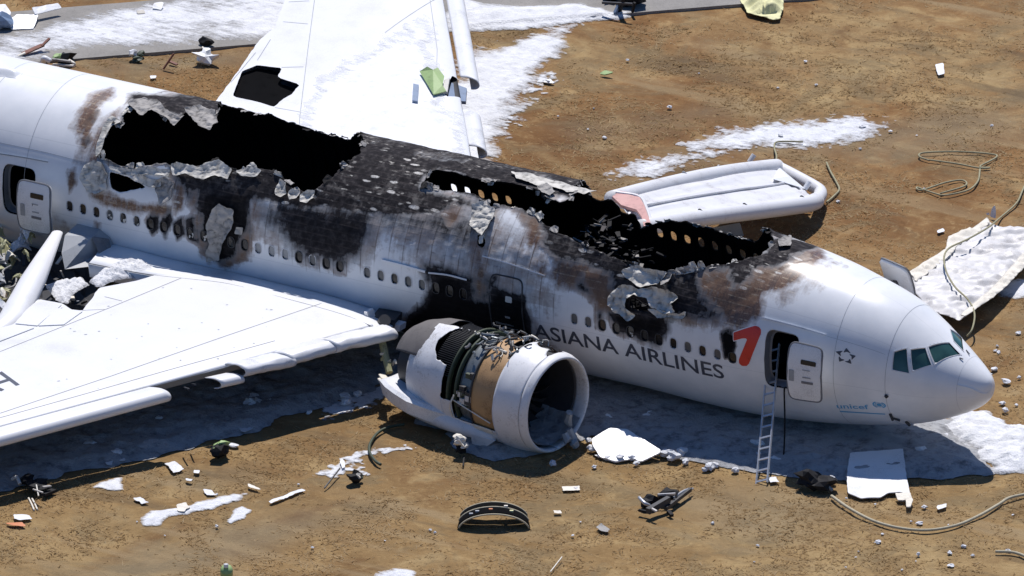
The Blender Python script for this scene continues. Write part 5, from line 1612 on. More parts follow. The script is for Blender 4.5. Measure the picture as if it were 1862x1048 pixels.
# scorched doorway girt between slide and fuselage
gp_ = [(1113, 362), (1128, 352), (1160, 358), (1172, 378), (1180, 400), (1184, 412), (1172, 420), (1168, 400), (1158, 386), (1130, 378)]
V = np.array([atz(u, v, 3.75 - .012 * i) for i, (u, v) in enumerate(gp_)])
obj('slide_girt', V, [(0, 1, 2, 9), (9, 2, 3, 8), (8, 3, 4, 7), (7, 4, 5, 6)], M['pink'], sld, solid=.10)
mb = MB(); mb.tube(spline([atz(1120, 350, 3.85), atz(1162, 358, 3.8), atz(1176, 380, 3.7), atz(1186, 410, 3.5)], 6), .06, 8); mb.build('girt_bar', M['panel'], sld)
obj('hanging_skirt', [atz(u, v, z) for u, v, z in ((1265, 420, 1.0), (1345, 405, .9), (1352, 428, .3), (1300, 440, .2))], [(0, 1, 2, 3)], M['grey'], sld, solid=.03)

cs_ = thing('escape_slide', 'collapsed crumpled white escape slide draped on the grass beyond the nose', 'escape slide', tuple(atz(1790, 520)))
def cloth(poly, name, mat, parent, zfun, res=.09, amp=.16, seed=0, fr=1.3, rag=.15, label=None, th=.02, ridged=True):
    G = np.array([atz(u, v)[:2] for u, v in poly]); lo, hi = G.min(0) - .5, G.max(0) + .5
    X_, Y_ = np.meshgrid(np.arange(lo[0], hi[0], res), np.arange(lo[1], hi[1], res), indexing='ij')
    f_ = sdf(X_, Y_, G) + rag * (fbm(X_ * 1.6, Y_ * 1.6, 4, seed) - .5) * 2
    a = math.radians(40)
    xr_, yr_ = X_ * math.cos(a) + Y_ * math.sin(a), -X_ * math.sin(a) + Y_ * math.cos(a)
    w1 = fbm(xr_ * fr * .5 + 1.2 * fbm(X_ * .7, Y_ * .7, 2, seed + 4), yr_ * fr * 1.5, 3, seed + 1)
    rd = 1 - np.abs(w1 - .5) * 4 if ridged else w1
    Z_ = zfun(X_, Y_) + amp * rd + amp * .45 * np.abs(fbm(X_ * 2.2, Y_ * 2.2, 3, seed + 2) - .5) * 2
    Z_ = np.where(f_ < .25, Z_ * .0 + np.maximum(.06, zfun(X_, Y_) + (Z_ - zfun(X_, Y_)) * np.clip(f_ / .25, .1, 1)), Z_)
    V, F, _ = clip_grid(np.stack([X_, Y_, Z_], -1), f_)
    return obj(name, V, F, mat, parent, smooth=True, solid=th, soff=-1)


A0, B0 = atz(1660, 560)[:2], atz(1860, 470)[:2]
def zsl(X_, Y_):
    t = np.clip(((X_ - A0[0]) * (B0 - A0)[0] + (Y_ - A0[1]) * (B0 - A0)[1]) / np.dot(B0 - A0, B0 - A0), 0, 1.2)
    return .55 - .35 * t
cloth([(1640, 535), (1700, 490), (1718, 475), (1725, 448), (1760, 440), (1795, 412), (1840, 424), (1900, 428), (1900, 500), (1862, 480), (1835, 520), (1805, 560), (1775, 585), (1745, 612), (1690, 590)], 'slide_fabric', M['slide_flat'], cs_, zsl, amp=.20, seed=80, rag=.12)
for P, sd in (([(1652, 528), (1718, 478), (1724, 450), (1770, 432), (1795, 410), (1800, 420), (1772, 448), (1740, 470), (1728, 492), (1665, 545)], 1), ([(1742, 612), (1772, 585), (1800, 560), (1830, 520), (1862, 478), (1880, 450), (1900, 455), (1862, 510), (1830, 548), (1790, 588), (1755, 612)], 2)):
    cloth(P, 'slide_edge_tube', M['cream'], cs_, lambda x, y: zsl(x, y) + .16, amp=.2, seed=82 + sd, rag=.06, fr=1.8)

# ------------------------------------------------------------------ ladder and hanging hose
foot = atz(1385, 880); topp = skin(*on_skin(1428, 640), .02) + np.array([-.2, .2, 0])
# the ladder passes just over the door sill
sill = skin(*on_skin(1404, 702), .12)
dL = sill - foot; dL /= np.linalg.norm(dL)
topL = foot + dL * (np.linalg.norm(sill - foot) + 1.65)
ld = thing('ladder', 'aluminium ladder leaning into the open front doorway', 'ladder', tuple(foot))
sx = np.cross(dL, np.array([0, -1, .3])); sx /= np.linalg.norm(sx)
if sx[0] < 0: sx = -sx
sx = sx * .21
Ln = np.linalg.norm(topL - foot)
for s_ in (-1, 1):
    mb = MB(); mb.beam(foot + sx * s_, topL + sx * s_ * .95, .035, .075, up=np.cross(dL, sx)); mb.build('rail', M['ladder'], ld)
k = 0; pitch = .415
while .12 + k * pitch < Ln:
    c = foot + dL * (.12 + k * pitch)
    mb = MB(); mb.beam(c - sx, c + sx, .06, .035, up=np.cross(dL, sx)); mb.build('rung', M['ladder'], ld); k += 1
hp = [skin(*on_skin(1432, 700), .15), atz(1426, 712, 2.1), atz(1427, 760, 1.2), atz(1426, 810, .35), atz(1424, 834, .12)]
mb = MB(); mb.tube(spline(hp, 6), .028, 8)
tag(mb.build('hanging_hose', M['rubber'], smooth=True), 'black hose hanging from the front doorway beside the ladder', 'hose')

# ------------------------------------------------------------------ hoses and cords on the ground
def ghose(name, px, r, mat, label, cat='hose', z=.05):
    mb = MB(); mb.tube(spline([atz(p[0], p[1], p[2] if len(p) > 2 else z + r) for p in px], 8), r, 8)
    return tag(mb.build(name, M[mat], smooth=True), label, cat)


ghose('fire_hose', [(1512, 902), (1545, 925), (1590, 948), (1640, 961), (1690, 964), (1740, 955), (1780, 938), (1815, 918), (1840, 904), (1900, 893)], .05, 'rope', 'long tan fire hose curving across the grass below the nose')
ghose('fire_hose', [(1810, 1003), (1845, 1005), (1880, 1018)], .05, 'rope', 'short end of pale hose at the lower right edge')
ghose('cord', [(1690, 292), (1672, 285), (1680, 278), (1740, 276), (1800, 280), (1812, 286), (1782, 303), (1800, 305), (1782, 306), (1740, 298), (1690, 291)], .032, 'cord', 'upper loop of the olive rope lying on the brown grass', 'rope')
ghose('cord', [(1782, 308), (1778, 330), (1760, 346), (1720, 355), (1700, 352), (1668, 341), (1676, 346), (1720, 332), (1750, 328), (1755, 338), (1710, 352)], .032, 'cord', 'lower loop of the olive rope on the brown grass', 'rope')
ghose('cord', [(1880, 300), (1860, 345), (1848, 370), (1820, 395), (1795, 415, .6), (1760, 435, .75), (1722, 455, .8), (1718, 485, .85), (1735, 520, .8), (1760, 545, .8), (1772, 570, .7), (1768, 598, .5), (1758, 612, .3)], .032, 'cord', 'cord running over the collapsed slide to the right edge', 'rope')
ghose('cord', [(1408, 300, .7), (1412, 285, .5), (1408, 268), (1415, 258), (1460, 258)], .03, 'cord', 'thin cord trailing behind the inflated slide', 'rope')
ghose('cord', [(1503, 296), (1510, 312), (1520, 330), (1526, 345), (1515, 358), (1503, 368)], .035, 'cord', 'short bent cord on the grass off the foot of the inflated slide', 'rope')
ghose('dark_hose', [(735, 772), (715, 775), (690, 785), (674, 805), (672, 822), (682, 838), (692, 845)], .05, 'darkgreen', 'dark hose looped on the grass behind the engine')

# foam blown into the intake
rg = np.random.default_rng(77)
Xf, Tf = np.meshgrid(np.linspace(-1.7, -.1, 26), np.radians(np.linspace(110, 250, 40)), indexing='ij')
dep = .22 * np.clip(1 - np.abs(Tf - math.pi) / math.radians(62), 0, 1) * (.5 + fbm(Xf * 3, Tf * 4, 4, 71)) - .02
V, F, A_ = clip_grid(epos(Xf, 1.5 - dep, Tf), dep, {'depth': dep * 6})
tag(obj('foam', V, F, M['shade_painted_foam'], smooth=True, attrs=A_), 'foam blown into the bottom of the engine intake', 'foam', kind='stuff')  # shade inside the intake is put into the foam colour
for k, (u, v, z) in enumerate(((1035, 765, .8), (1040, 792, .45), (1046, 800, .35), (1028, 797, .4))):
    mb = MB(); c = atz(u, v, z)
    mb.tube([c + rg.normal(0, .12, 3), c + rg.normal(0, .06, 3), c + rg.normal(0, .14, 3)], [.12, .16, .08], 7); mb.build('bent_liner', M['grey'], eng)

# ------------------------------------------------------------------ wreckage lying on the ground
def plate_thing(name, px, mat, label, cat, z=.10, tilt=None, th=.04, dent=.03, res=.07, rag=.02, seed=0, group=None, parent=None, curl=0.0):
    """bent sheet with a torn outline lying on the ground"""
    G = np.array([atz(p[0], p[1], p[2] if len(p) > 2 else z) for p in px])
    c = G.mean(0)
    B = np.linalg.lstsq(np.c_[G[:, :2] - c[:2], np.ones(len(G))], G[:, 2], rcond=None)[0]
    lo, hi = G[:, :2].min(0) - .12, G[:, :2].max(0) + .12
    res = min(res, float((hi - lo).min()) / 7)
    X_, Y_ = np.meshgrid(np.arange(lo[0], hi[0], res), np.arange(lo[1], hi[1], res), indexing='ij')
    f_ = sdf(X_, Y_, G[:, :2]) + rag * (fbm(X_ * 6, Y_ * 6, 3, seed) - .5) * 2
    Z_ = (X_ - c[0]) * B[0] + (Y_ - c[1]) * B[1] + B[2] + dent * (fbm(X_ * 2.5, Y_ * 2.5, 4, seed + 1) - .5) * 2 + curl * ((X_ - c[0]) ** 2 + (Y_ - c[1]) ** 2)
    V, F, _ = clip_grid(np.stack([X_, Y_, np.maximum(Z_, .03 + th)], -1), f_)
    o = obj(name, V, F, mat if isinstance(mat, list) else M[mat], parent, smooth=False, solid=th, soff=-1)
    if parent is None: tag(o, label, cat, group)
    return o


plate_thing('wreckage_sheet', [(1546, 822, .30), (1642, 818, .28), (1648, 862, .25), (1655, 900, .12), (1648, 897, .12), (1636, 895, .12), (1615, 897, .1), (1600, 905, .08), (1566, 906, .08), (1541, 896, .1), (1540, 862, .2)], 'white', 'flat white metal panel with a torn lower edge lying half in the nose shadow', 'panel', th=.03, dent=.02, seed=3)
plate_thing('wreckage_strip', [(1628, 898), (1655, 896), (1660, 910), (1656, 922), (1648, 922), (1646, 908), (1632, 908)], 'cream', 'bent pale metal tab hanging off the torn white panel', 'debris', z=.16, dent=.08, seed=4)
plate_thing('cowling_wreckage', [(1075, 800, .35), (1090, 785, .55), (1110, 777, .6), (1140, 782, .55), (1170, 798, .45), (1201, 818, .3), (1200, 826, .2), (1165, 838, .12), (1150, 832, .15), (1120, 838, .1), (1090, 830, .12), (1078, 815, .2)], 'white', 'curved white cowling panel speckled with dirt beside the engine intake', 'panel', th=.05, dent=.025, seed=6)
r_ = np.random.default_rng(31)


def lump(name, u, v, size, mat, label, cat, group=None, seed=0, z=0.0, flat=.7, crump=.35, parent=None):
    """irregular lump: a low-poly ball pushed about by noise"""
    c = atz(u, v, z)
    bm = bmesh.new(); bmesh.ops.create_icosphere(bm, subdivisions=2, radius=1.0)
    rg = np.random.default_rng(seed + int(u) * 7 + int(v))
    ax = size * rg.uniform(.75, 1.3, 3) * np.array([1, 1, flat])
    V = np.array([q.co[:] for q in bm.verts]); F = [tuple(q.index for q in f_.verts) for f_ in bm.faces]; bm.free()
    nz = fbm(V[:, 0] * 1.7 + u, V[:, 1] * 1.7 + V[:, 2] * 2.3 + v, 3, seed)
    V = V * (1 + crump * (nz - .5) * 3)[:, None] * ax
    V = V + c; V[:, 2] += -V[:, 2].min() + z + .0
    o = obj(name, V, F, M[mat], parent, smooth=False, attrs={'depth': np.full(len(V), 3.0)} if mat == 'foam' else None)
    if parent is None: tag(o, label, cat, group)
    return o


def wreck(name, label, cat, base, parts, group=None):
    """tangle of bars and plates: (kind, pixels..., size, material, part name)"""
    t = thing(name, label, cat, tuple(atz(*base)), group)
    for p in parts:
        mb = MB()
        if p[0] == 'bar':
            mb.beam(atz(*p[1]), atz(*p[2]), p[3], p[4]); mb.build(p[6], M[p[5]], t)
        elif p[0] == 'tube':
            mb.tube(spline([atz(*q) for q in p[1]], 5), p[2], 8); mb.build(p[4], M[p[3]], t, smooth=True)
        elif p[0] == 'lump':
            lump(p[4], p[1][0], p[1][1], p[2], p[3], None, None, z=p[1][2] if len(p[1]) > 2 else 0, parent=t, crump=.6, seed=len(label))
        elif p[0] == 'plate':
            obj(p[3], [atz(*q) for q in p[1]], [tuple(range(len(p[1])))], M[p[2]], t, solid=.03)
    return t


# curved piece of engine casing
cc = thing('engine_wreckage', 'curved dark engine casing segment with green inside, standing on the grass', 'engine part', tuple(atz(898, 945)))
def arc_px(cx, cy, rx, ry, a0, a1, z0, n=22):
    return np.array([atz(cx + rx * math.cos(a), cy - ry * math.sin(a) * .35, z0 + ry * math.sin(a) / 51 * .62) for a in np.linspace(math.radians(a0), math.radians(a1), n)])
base_a, base_b = atz(841, 948), atz(955, 948)
ctr = (base_a + base_b) / 2; hx_ = (base_b - base_a) / 2; Rr = np.linalg.norm(hx_); ex = hx_ / Rr; ey = np.array([-ex[1], ex[0], 0])
def casing(y0, y1, r0, r1, name, mat, solid=.05):
    th = np.radians(np.linspace(12, 168, 26)); yy = np.linspace(y0, y1, 4)
    P = np.array([[ctr + ex * (r0 + (r1 - r0) * k / 3) * math.cos(t) + ey * y + np.array([0, 0, .52 * (r0 + (r1 - r0) * k / 3) * math.sin(t)]) for t in th] for k, y in enumerate(yy)])
    P[..., 2] -= .12
    V, F = gridmesh(P); return obj(name, V, F, mat, cc, smooth=True, solid=solid)
casing(.05, .45, 1.10, 1.06, 'casing_rear', [M['dark'], M['black']])
casing(-.62, -.02, 1.16, 1.10, 'casing_front', [M['darkgreen'], M['black']])
for y, rr in ((.46, 1.10), (.0, 1.15), (-.64, 1.16)):
    mb = MB(); th = np.radians(np.linspace(12, 168, 26))
    mb.tube([ctr + ex * rr * math.cos(t) + ey * y + np.array([0, 0, .52 * rr * math.sin(t) - .10]) for t in th], .028, 6); mb.build('casing_flange', M['rope'], cc, smooth=True)
for t, y, mt in ((70, .05, 'cream'), (95, -.3, 'orange'), (60, -.25, 'yellow'), (130, -.35, 'grey'), (118, -.3, 'grey')):
    a = math.radians(t); c = ctr + ex * 1.14 * math.cos(a) + ey * y + np.array([0, 0, .52 * 1.14 * math.sin(a) - .06])
    mb = MB(); mb.box(c, ex * .06, ey * .04, (0, 0, .03)); mb.build('fitting', M[mt], cc)

wreck('gear_linkage', 'black mechanical linkage with silver rods on the grass right of centre', 'debris', (1210, 930), [
    ('tube', [(1162, 905, .35), (1172, 915, .3), (1182, 920, .2)], .06, 'ladder', 'silver_rod'), ('lump', (1180, 925), .30, 'rubber', 'hub'), ('lump', (1216, 915), .34, 'rubber', 'hub'),
    ('bar', (1178, 930, .3), (1216, 908, .4), .16, .2, 'dark', 'arm'), ('bar', (1210, 925, .2), (1255, 890, .25), .12, .12, 'dark', 'arm'), ('bar', (1196, 900, .45), (1228, 898, .45), .06, .06, 'ladder', 'silver_rod'),
    ('tube', [(1225, 905, .3), (1245, 892, .3), (1260, 889, .2)], .04, 'ladder', 'silver_rod'), ('bar', (1185, 925, .4), (1194, 930, .35), .08, .05, 'alu', 'plate'), ('bar', (1215, 930, .15), (1222, 938, .1), .12, .1, 'rubber', 'arm'), ('bar', (1162, 928, .2), (1180, 932, .2), .08, .08, 'rubber', 'arm')])
wreck('wheel_assembly', 'black wheel strut wreckage standing in foam at the top edge', 'debris', (1130, 22), [
    ('lump', (1142, 12), .42, 'rubber', 'wheel'), ('lump', (1112, 5), .30, 'rubber', 'wheel'), ('bar', (1125, 20, .1), (1135, -12, .9), .16, .16, 'rubber', 'strut'), ('bar', (1118, 24, .1), (1130, 0, .5), .10, .10, 'blue', 'strut'), ('bar', (1095, 5, .5), (1150, 8, .6), .08, .08, 'dark', 'axle'), ('bar', (1150, 22, .1), (1154, 5, .5), .08, .08, 'rubber', 'strut')])
wreck('burnt_wreckage', 'blackened tangled frame at the left end of the wing shadow', 'debris', (70, 898), [
    ('lump', (68, 895), .32, 'rubber', 'charred_pad'), ('lump', (52, 882), .22, 'rubber', 'charred_pad'), ('bar', (60, 890, .4), (78, 896, .4), .04, .04, 'alu', 'bar'), ('bar', (66, 882, .5), (70, 902, .3), .04, .04, 'cream', 'bar'), ('bar', (78, 886, .35), (92, 884, .3), .12, .04, 'ash', 'plate'), ('tube', [(22, 872, .3), (30, 868, .4), (36, 880, .3)], .06, 'alu', 'bent_tube'), ('bar', (78, 900, .15), (98, 892, .1), .2, .1, 'rubber', 'charred_pad'), ('tube', [(52, 906), (58, 918), (62, 928)], .03, 'cream', 'wire'), ('tube', [(58, 906), (64, 918), (68, 927)], .03, 'cream', 'wire')])
wreck('charred_duct', 'charred black crumpled duct at the edge of the nose shadow', 'debris', (1480, 890), [
    ('lump', (1472, 888), .40, 'rubber', 'charred_part'), ('lump', (1495, 890), .34, 'rubber', 'charred_part'), ('bar', (1478, 872, .35), (1500, 878, .35), .2, .05, 'ash', 'plate'), ('bar', (1500, 880, .3), (1514, 892, .1), .14, .05, 'ash', 'plate'), ('lump', (1512, 880), .13, 'panel', 'foam_cake')])
wreck('green_box', 'crumpled pale green part on a black base left of centre', 'debris', (398, 830), [
    ('lump', (398, 834), .26, 'rubber', 'charred_base'), ('lump', (402, 822, .12), .24, 'green', 'crumpled_part'), ('lump', (392, 824, .2), .14, 'green', 'crumpled_part')])
lump('foam_disc', 424, 813, .17, 'panel', 'round pale piece beside the crumpled green part', 'debris', flat=.3)
wreck('green_canister', 'light green canister at the bottom edge left of centre', 'canister', (412, 1046), [
    ('tube', [(412, 1046, .1), (412, 1042, .3), (412, 1036, .5)], .20, 'green', 'body'), ('tube', [(411, 1032, .55), (411, 1026, .66)], .08, 'white', 'cap')])
wreck('dark_green_fitting', 'small black and green fitting on the grass below the foam streak', 'debris', (646, 880), [('lump', (644, 880), .26, 'rubber', 'charred_base'), ('lump', (650, 874, .15), .12, 'cream', 'fitting'), ('lump', (656, 872, .1), .1, 'darkgreen', 'fitting')])
wreck('insulation_on_stake', 'crumpled cream insulation stuck on a black stake below the engine', 'debris', (840, 830), [
    ('lump', (838, 812, .35), .22, 'cream', 'insulation'), ('lump', (832, 802, .5), .15, 'cream', 'insulation'), ('lump', (846, 816, .3), .14, 'cream', 'insulation'), ('lump', (838, 826), .22, 'rubber', 'charred_base'), ('bar', (844, 830, .1), (842, 848, .05), .05, .05, 'rubber', 'stake')])
# fabric at the taxiway edge
yf = cloth([(1345, 0), (1358, -2), (1372, 6), (1400, 6), (1424, 4), (1426, 20), (1420, 40), (1404, 42), (1380, 34), (1360, 30), (1350, 14)], 'fabric', M['yellow'], None, lambda x, y: .12 + 0 * x, amp=.34, seed=90, rag=.08, fr=1.6)
tag(yf, 'pale yellow crumpled fabric lying at the taxiway edge', 'fabric')

# wreckage on the taxiway at the upper left
plate_thing('wreckage_sheet', [(15, 35, .3), (30, 28, .3), (70, 25, .35), (66, 40, .2), (60, 52, .12), (20, 54, .12)], 'white', 'square white panel on the foamy taxiway at the upper left', 'panel', seed=11)
plate_thing('wreckage_sheet', [(58, 14, .5), (105, 5, .5), (112, 15, .35), (64, 26, .35)], 'white', 'long narrow white panel above the square one at the upper left', 'panel', seed=12)
plate_thing('wreckage_sheet', [(-20, 10, .5), (10, 8, .5), (20, 20, .4), (10, 50, .1), (-20, 60, .1)], 'panel', 'grey-white panel cut by the upper left corner of the picture', 'panel', seed=13)
lump('tyre_fragment', 4, 55, .5, 'blue', 'dark blue-black tyre fragment under the corner panel', 'debris', flat=.6)
plate_thing('wreckage_sheet', [(280, 5, .3), (298, 4, .3), (294, 18, .15), (276, 16, .15)], 'panel', 'small square white panel on the foam near the top edge', 'panel', seed=14)
plate_thing('wreckage_sheet', [(248, 20, .2), (262, 18, .2), (264, 24, .12), (250, 26, .12)], 'cream', 'small cream scrap on the foamy taxiway', 'panel', seed=15)
wreck('wreckage_strip', 'rust-brown bent strip on the foam above the rear fuselage', 'debris', (60, 92), [('bar', (42, 98, .15), (78, 82, .3), .22, .05, 'brown', 'strip'), ('bar', (76, 84, .3), (90, 70, .5), .10, .05, 'brown', 'strip_end'), ('bar', (33, 102, .1), (46, 96, .2), .12, .04, 'cream', 'torn_end')])
wreck('wreckage_tangle', 'dark torn frame with white bits behind the rear fuselage crown', 'debris', (108, 120), [('tube', [(78, 116, .2), (80, 106, .5), (92, 112, .4)], .1, 'white', 'bent_tube'), ('lump', (118, 118), .34, 'rubber', 'charred_part'), ('bar', (95, 108, .4), (128, 112, .4), .1, .06, 'ash', 'rail'), ('bar', (96, 118, .2), (134, 120, .3), .1, .06, 'alu', 'rail'), ('tube', [(126, 110, .3), (135, 116, .3), (134, 122, .1)], .05, 'cream', 'bent_tube'), ('lump', (104, 112, .2), .16, 'green', 'fitting')])
wreck('brown_stake', 'brown broken stake leaning on the grass above the burned roof', 'debris', (305, 120), [('bar', (297, 126, .05), (316, 98, .6), .06, .06, 'brown', 'stake'), ('bar', (308, 112, .1), (322, 118, .05), .12, .05, 'brown', 'foot')])
lump('white_bag', 375, 116, .32, 'white', 'white crumpled bag on the grass left of the far wing', 'bag', flat=.8, crump=.6)
wreck('black_scrap', 'small black and white scrap at the taxiway edge left of the far wing', 'debris', (374, 90), [('lump', (376, 86), .2, 'rubber', 'charred_part'), ('bar', (368, 86, .1), (374, 96, .05), .05, .05, 'cream', 'strip')])
wreck('green_weed_scrap', 'white scrap lying in a green weed by the taxiway foam', 'debris', (243, 112), [('lump', (242, 106, .05), .16, 'white', 'scrap'), ('lump', (250, 112), .16, 'darkgreen', 'weed'), ('lump', (256, 104), .12, 'darkgreen', 'weed')])
plate_thing('wreckage_sheet', [(1088, 133, .12), (1100, 130, .15), (1112, 126, .3), (1118, 128, .3), (1118, 136, .12), (1100, 138, .08)], 'green', 'small green torn panel on the brown grass', 'panel', seed=16)
plate_thing('paper_sheet', [(1700, 118, .12), (1716, 114, .14), (1716, 124, .1), (1718, 134, .08), (1706, 137, .08)], 'white', 'white paper sheet on the grass at the upper right', 'paper', seed=17, th=.01)
lump('white_scrap', 998, 152, .18, 'white', 'white crumpled scrap right of the foam by the far wing', 'debris', flat=.4, crump=.6)
# torn flap at the left edge
flp = thing('torn_flap', 'torn wing flap with yellow-green ribs heaped at the left edge', 'wing flap', tuple(atz(40, 560)))
E1 = [atz(u, v, z) for u, v, z in ((104, 424, 3.0), (60, 510, 2.35), (25, 580, 1.95), (-30, 640, 1.7))]
secs = []
for i, (c, w_, h_) in enumerate(zip(E1, (.22, .52, .62, .62), (.10, .26, .30, .30))):
    c = np.asarray(c); d = np.array([.75, .45, 0.0])
    secs.append([c + d * w_ * math.cos(a) + np.array([0, -.05, 1]) * h_ * math.sin(a) for a in np.linspace(0, 2 * math.pi, 12, endpoint=False)])
loft(secs, 'flap_nose', M['white_wing'], flp, smooth=True)
for k in range(16):
    u, v = r_.uniform(-15, 55), r_.uniform(415, 560); z = 1.2 + r_.uniform(0, .8)
    if v > 620 - u * 2.2: continue
    mb = MB(); p = atz(u, v, z); q_ = atz(u + r_.uniform(-25, 30), v + r_.uniform(-30, 30), z + r_.uniform(-.3, .3))
    if k % 2: mb.tube(spline([p, (p + q_) / 2 + r_.normal(0, .12, 3), q_], 4), r_.uniform(.03, .10), 7)
    else: mb.beam(p, q_, r_.uniform(.08, .35), r_.uniform(.03, .1))
    mb.build('flap_rib', M[r_.choice(['yellowgreen', 'yellowgreen', 'cream', 'dark', 'ash'])], flp)
for k in range(26):
    u, v = r_.uniform(-10, 160), r_.uniform(430, 555)
    if u > 60 and v < 470: continue
    p = atz(u, v, 1.1 + r_.uniform(0, .4)); a = r_.uniform(0, 6.28); l = r_.uniform(.15, .6)
    q_ = p + np.array([math.cos(a) * l, math.sin(a) * l, r_.uniform(-.3, .3)])
    mb = MB(); mb.beam(p, q_, r_.uniform(.03, .14), r_.uniform(.02, .06)); mb.build('broken_spar', M[r_.choice(['alu', 'dark', 'cream', 'rubber', 'dark'])], flp)
V, F = gridmesh(np.array([[atz(u, v, .9) for u in np.linspace(-40, 175, 12)] for v in np.linspace(410, 580, 10)])); V[:, 2] += r_.normal(0, .12, len(V))
obj('crushed_bay', V, F, M['dark'], flp)
for k in range(24):
    # curved primed ribs and torn skins of the flap, heaped over one another
    u, v = r_.uniform(-20, 60), r_.uniform(412, 560)
    if v > 600 - u * 2.3: v -= 70
    c = atz(u, v, 1.45 + r_.uniform(0, .6)); a = r_.uniform(0, 3.14); L_ = r_.uniform(.35, .9); wd_ = r_.uniform(.12, .34)
    d1 = np.array([math.cos(a), math.sin(a), r_.uniform(-.4, .4)]); d2 = np.array([-math.sin(a), math.cos(a), r_.uniform(.2, 1.2)]); d2 /= np.linalg.norm(d2)
    P_ = np.array([[c + d1 * L_ * (s0 - .5) + d2 * wd_ * (t0 - .5) + np.array([0, 0, .22 * math.sin(math.pi * s0)]) for t0 in np.linspace(0, 1, 4)] for s0 in np.linspace(0, 1, 9)])
    P_ += r_.normal(0, .015, P_.shape)
    V, F = gridmesh(P_); obj('flap_skin', V, F, M[r_.choice(['yellowgreen', 'yellowgreen', 'cream', 'panel'])], flp, solid=.03)


def foam_heap(label, px, z, h, seed):
    G = np.array([atz(u, v, z)[:2] for u, v in px]); lo, hi = G.min(0) - .3, G.max(0) + .3
    X_, Y_ = np.meshgrid(np.arange(lo[0], hi[0], .06), np.arange(lo[1], hi[1], .06), indexing='ij')
    f_ = sdf(X_, Y_, G) + .2 * (fbm(X_ * 2, Y_ * 2, 4, seed) - .5)
    bub = np.abs(fbm(X_ * 4.5, Y_ * 4.5, 4, seed + 3) - .5) * 3
    V, F, A_ = clip_grid(np.stack([X_, Y_, z + h * np.clip(f_ / .5, 0, 1) ** .5 * (.35 + .9 * (1 - bub))], -1), f_, {'depth': f_ * 4 + .5})
    tag(obj('foam', V, F, M['foam'], smooth=True, attrs=A_), label, 'foam', kind='stuff')


foam_heap('fluffy white foam heaped on the near wing root', [(160, 515), (180, 495), (215, 480), (240, 474), (270, 482), (282, 496), (262, 505), (215, 510), (180, 524)], 2.15, .26, 60)
foam_heap('white foam caught in the torn rear edge of the near wing', [(84, 520), (110, 512), (150, 505), (160, 520), (130, 540), (122, 555), (100, 548)], 1.7, .22, 62)

# small scraps near the camera, each where the photograph shows it
scraps = [
    ('paper_sheet', [(300, 842), (318, 838), (334, 852), (316, 860)], 'white', 'white square sheet on the grass between the foam wedge and the green part', 'paper'),
    ('scrap', [(352, 854), (364, 855), (362, 861), (352, 860)], 'white', 'small white scrap right of the square sheet', 'debris'),
    ('scrap', [(338, 870), (350, 872), (348, 876), (338, 874)], 'panel', 'tiny pale scrap below the square sheet', 'debris'),
    ('wreckage_strip', [(488, 912), (548, 888), (556, 891), (492, 916)], 'white', 'long white metal strip on the grass left of centre', 'metal strip'),
    ('wreckage_strip', [(448, 878), (462, 882), (476, 892), (468, 890), (450, 884)], 'cream', 'short curved cream strip left of the long metal strip', 'metal strip'),
    ('scrap', [(368, 890), (384, 892), (396, 900), (376, 900)], 'panel', 'pale scrap above the long foam patch', 'debris'),
    ('scrap', [(322, 918), (338, 914), (346, 922), (334, 930), (322, 930)], 'cream', 'white crumpled scrap at the upper rim of the long foam patch', 'debris'),
    ('scrap', [(241, 906), (255, 904), (271, 914), (258, 916)], 'panel', 'pale flat scrap above the left end of the long foam patch', 'debris'),
    ('wreckage_sheet', [(25, 936), (50, 934), (58, 943), (38, 947), (26, 944)], 'white', 'white oval panel near the left edge of the foreground', 'panel'),
    ('plastic_shard', [(8, 950), (40, 950), (50, 957), (22, 956)], 'orange', 'orange plastic shard under the white oval panel', 'debris'),
    ('wreckage_sheet', [(1022, 885), (1054, 883), (1056, 891), (1024, 892)], 'cream', 'pale rectangular plate on the grass below the cowling panel', 'plate'),
    ('scrap', [(1084, 958), (1094, 952), (1108, 962), (1106, 968), (1092, 966)], 'ash', 'grey crumpled scrap in the middle foreground', 'debris'),
    ('scrap', [(1006, 928), (1018, 928), (1022, 933), (1008, 933)], 'cream', 'small pale scrap right of the curved casing', 'debris'),
    ('scrap', [(434, 780), (456, 772), (460, 778), (446, 787), (438, 785)], 'panel', 'pale torn scrap at the edge of the wing shadow', 'debris'),
    ('scrap', [(1395, 868), (1412, 868), (1416, 876), (1400, 878)], 'panel', 'pale scrap at the foot of the ladder', 'debris'),
    ('scrap', [(1702, 920), (1720, 916), (1722, 922), (1706, 928)], 'white', 'white flat scrap above the long tan hose', 'debris'),
    ('scrap', [(1792, 390, .1), (1806, 382, .3), (1812, 394, .1)], 'white', 'white triangular scrap near the cord at the right', 'debris'),
    ('scrap', [(1704, 418), (1716, 416), (1718, 421), (1706, 424)], 'white', 'white scrap on the grass left of the collapsed slide', 'debris'),
    ('scrap', [(192, 838), (206, 838), (202, 846), (194, 846)], 'white', 'white half-round scrap at the lower rim of the wing shadow', 'debris'),
    ('scrap', [(216, 834), (228, 832), (228, 838), (217, 839)], 'white', 'white scrap just right of the half-round one', 'debris'),
    ('scrap', [(273, 138), (286, 138), (284, 143), (274, 143)], 'white', 'white scrap on the grass behind the burned roof', 'debris'),
    ('scrap', [(616, 834), (624, 834), (628, 850), (622, 852)], 'white', 'white bent strip standing in the foam streak', 'debris'),
]
for i, (nm, px, mt, lb, ct) in enumerate(scraps):
    plate_thing(nm, px, mt, lb, ct, z=.08, th=.008, dent=.04, res=.05, rag=.05, seed=200 + i)
mb = MB(); mb.beam(atz(590, 888, .1), atz(618, 852, .25), .04, .04)
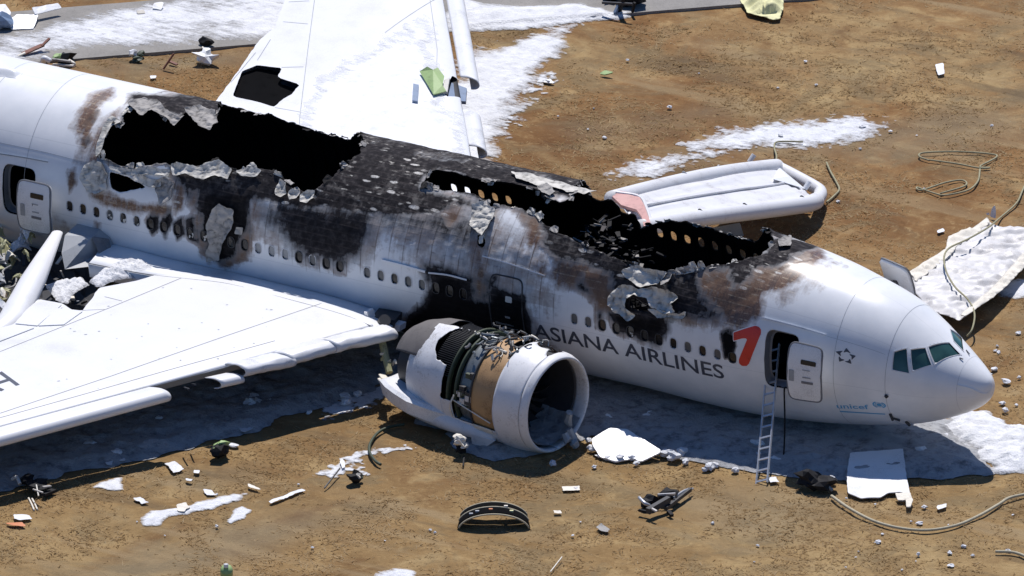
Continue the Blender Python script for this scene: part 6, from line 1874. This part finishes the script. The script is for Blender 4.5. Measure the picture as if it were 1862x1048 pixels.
tag(mb.build('dark_rod', M['dark']), 'thin dark rod leaning by the foam streak', 'rod')
mb = MB(); mb.beam(atz(1001, 1040, .08), atz(1022, 1013, .12), .03, .03)
tag(mb.build('pale_rod', M['cream']), 'thin pale stick at the bottom of the grass', 'stick')

# foam lumps thrown round the nose, the cowling panel and the ladder: each a lump of its own
def foam_lumps(region, n, smin, smax, label, group, seed, cond=None):
    rg = np.random.default_rng(seed); (u0, v0, u1, v1) = region; k = 0; tries = 0
    while k < n and tries < 4000:
        tries += 1
        u, v = rg.uniform(u0, u1), rg.uniform(v0, v1)
        if cond and not cond(u, v): continue
        lump('foam_lump', u, v, rg.uniform(smin, smax), 'foam', label, 'foam lump', group, seed + k, flat=.6, crump=.5); k += 1


for (u, v, s_) in ((1076, 822, .16), (1070, 805, .13), (1090, 832, .14), (1105, 837, .13), (1128, 838, .14), (1132, 832, .12), (1150, 838, .12), (1158, 846, .10), (1240, 828, .20), (1225, 838, .22), (1212, 832, .18), (1247, 845, .14), (1290, 855, .20), (1300, 850, .14), (1282, 858, .12), (1338, 860, .14), (1080, 852, .10), (1005, 848, .12)):
    lump('foam_lump', u, v, s_, 'foam', 'white foam lump on the grass between engine intake and ladder', 'foam lump', 'foam lumps between engine and ladder', 300, flat=.65, crump=.5)
foam_lumps((1530, 905, 1862, 1040), 20, .03, .10, 'small white foam lump on the grass around the long tan hose', 'foam lumps around the tan hose', 400)
foam_lumps((1770, 600, 1862, 760), 11, .03, .13, 'white foam lump on the grass ahead of the nose tip', 'foam lumps ahead of the nose', 500, cond=lambda u, v: u > 1770 + max(0, (v - 640)) * .5)
foam_lumps((1100, 720, 1440, 850), 16, .08, .24, 'bluish-white foam lump in the shadow under the front fuselage', 'foam lumps in the fuselage shadow', 600, cond=lambda u, v: v > 715 + (u - 1100) * .24 and v < 790 + (u - 1100) * .22)
foam_lumps((1560, 780, 1800, 860), 14, .08, .2, 'bluish-white foam lump in the shadow under the nose', 'foam lumps in the nose shadow', 650)
foam_lumps((1000, 100, 1850, 480), 20, .03, .09, 'small white foam lump on the brown grass beyond the wreck', 'foam lumps beyond the wreck', 700, cond=lambda u, v: v < 330 or u > 1520)
foam_lumps((100, 880, 1400, 1030), 16, .03, .07, 'tiny white fleck on the foreground grass', 'white flecks on the foreground grass', 800)
foam_lumps((120, 700, 680, 860), 14, .10, .24, 'bluish-white foam lump in the shadow under the near wing', 'foam lumps in the wing shadow', 900, cond=lambda u, v: abs(v - (838 - (u - 120) * .24)) < 28)
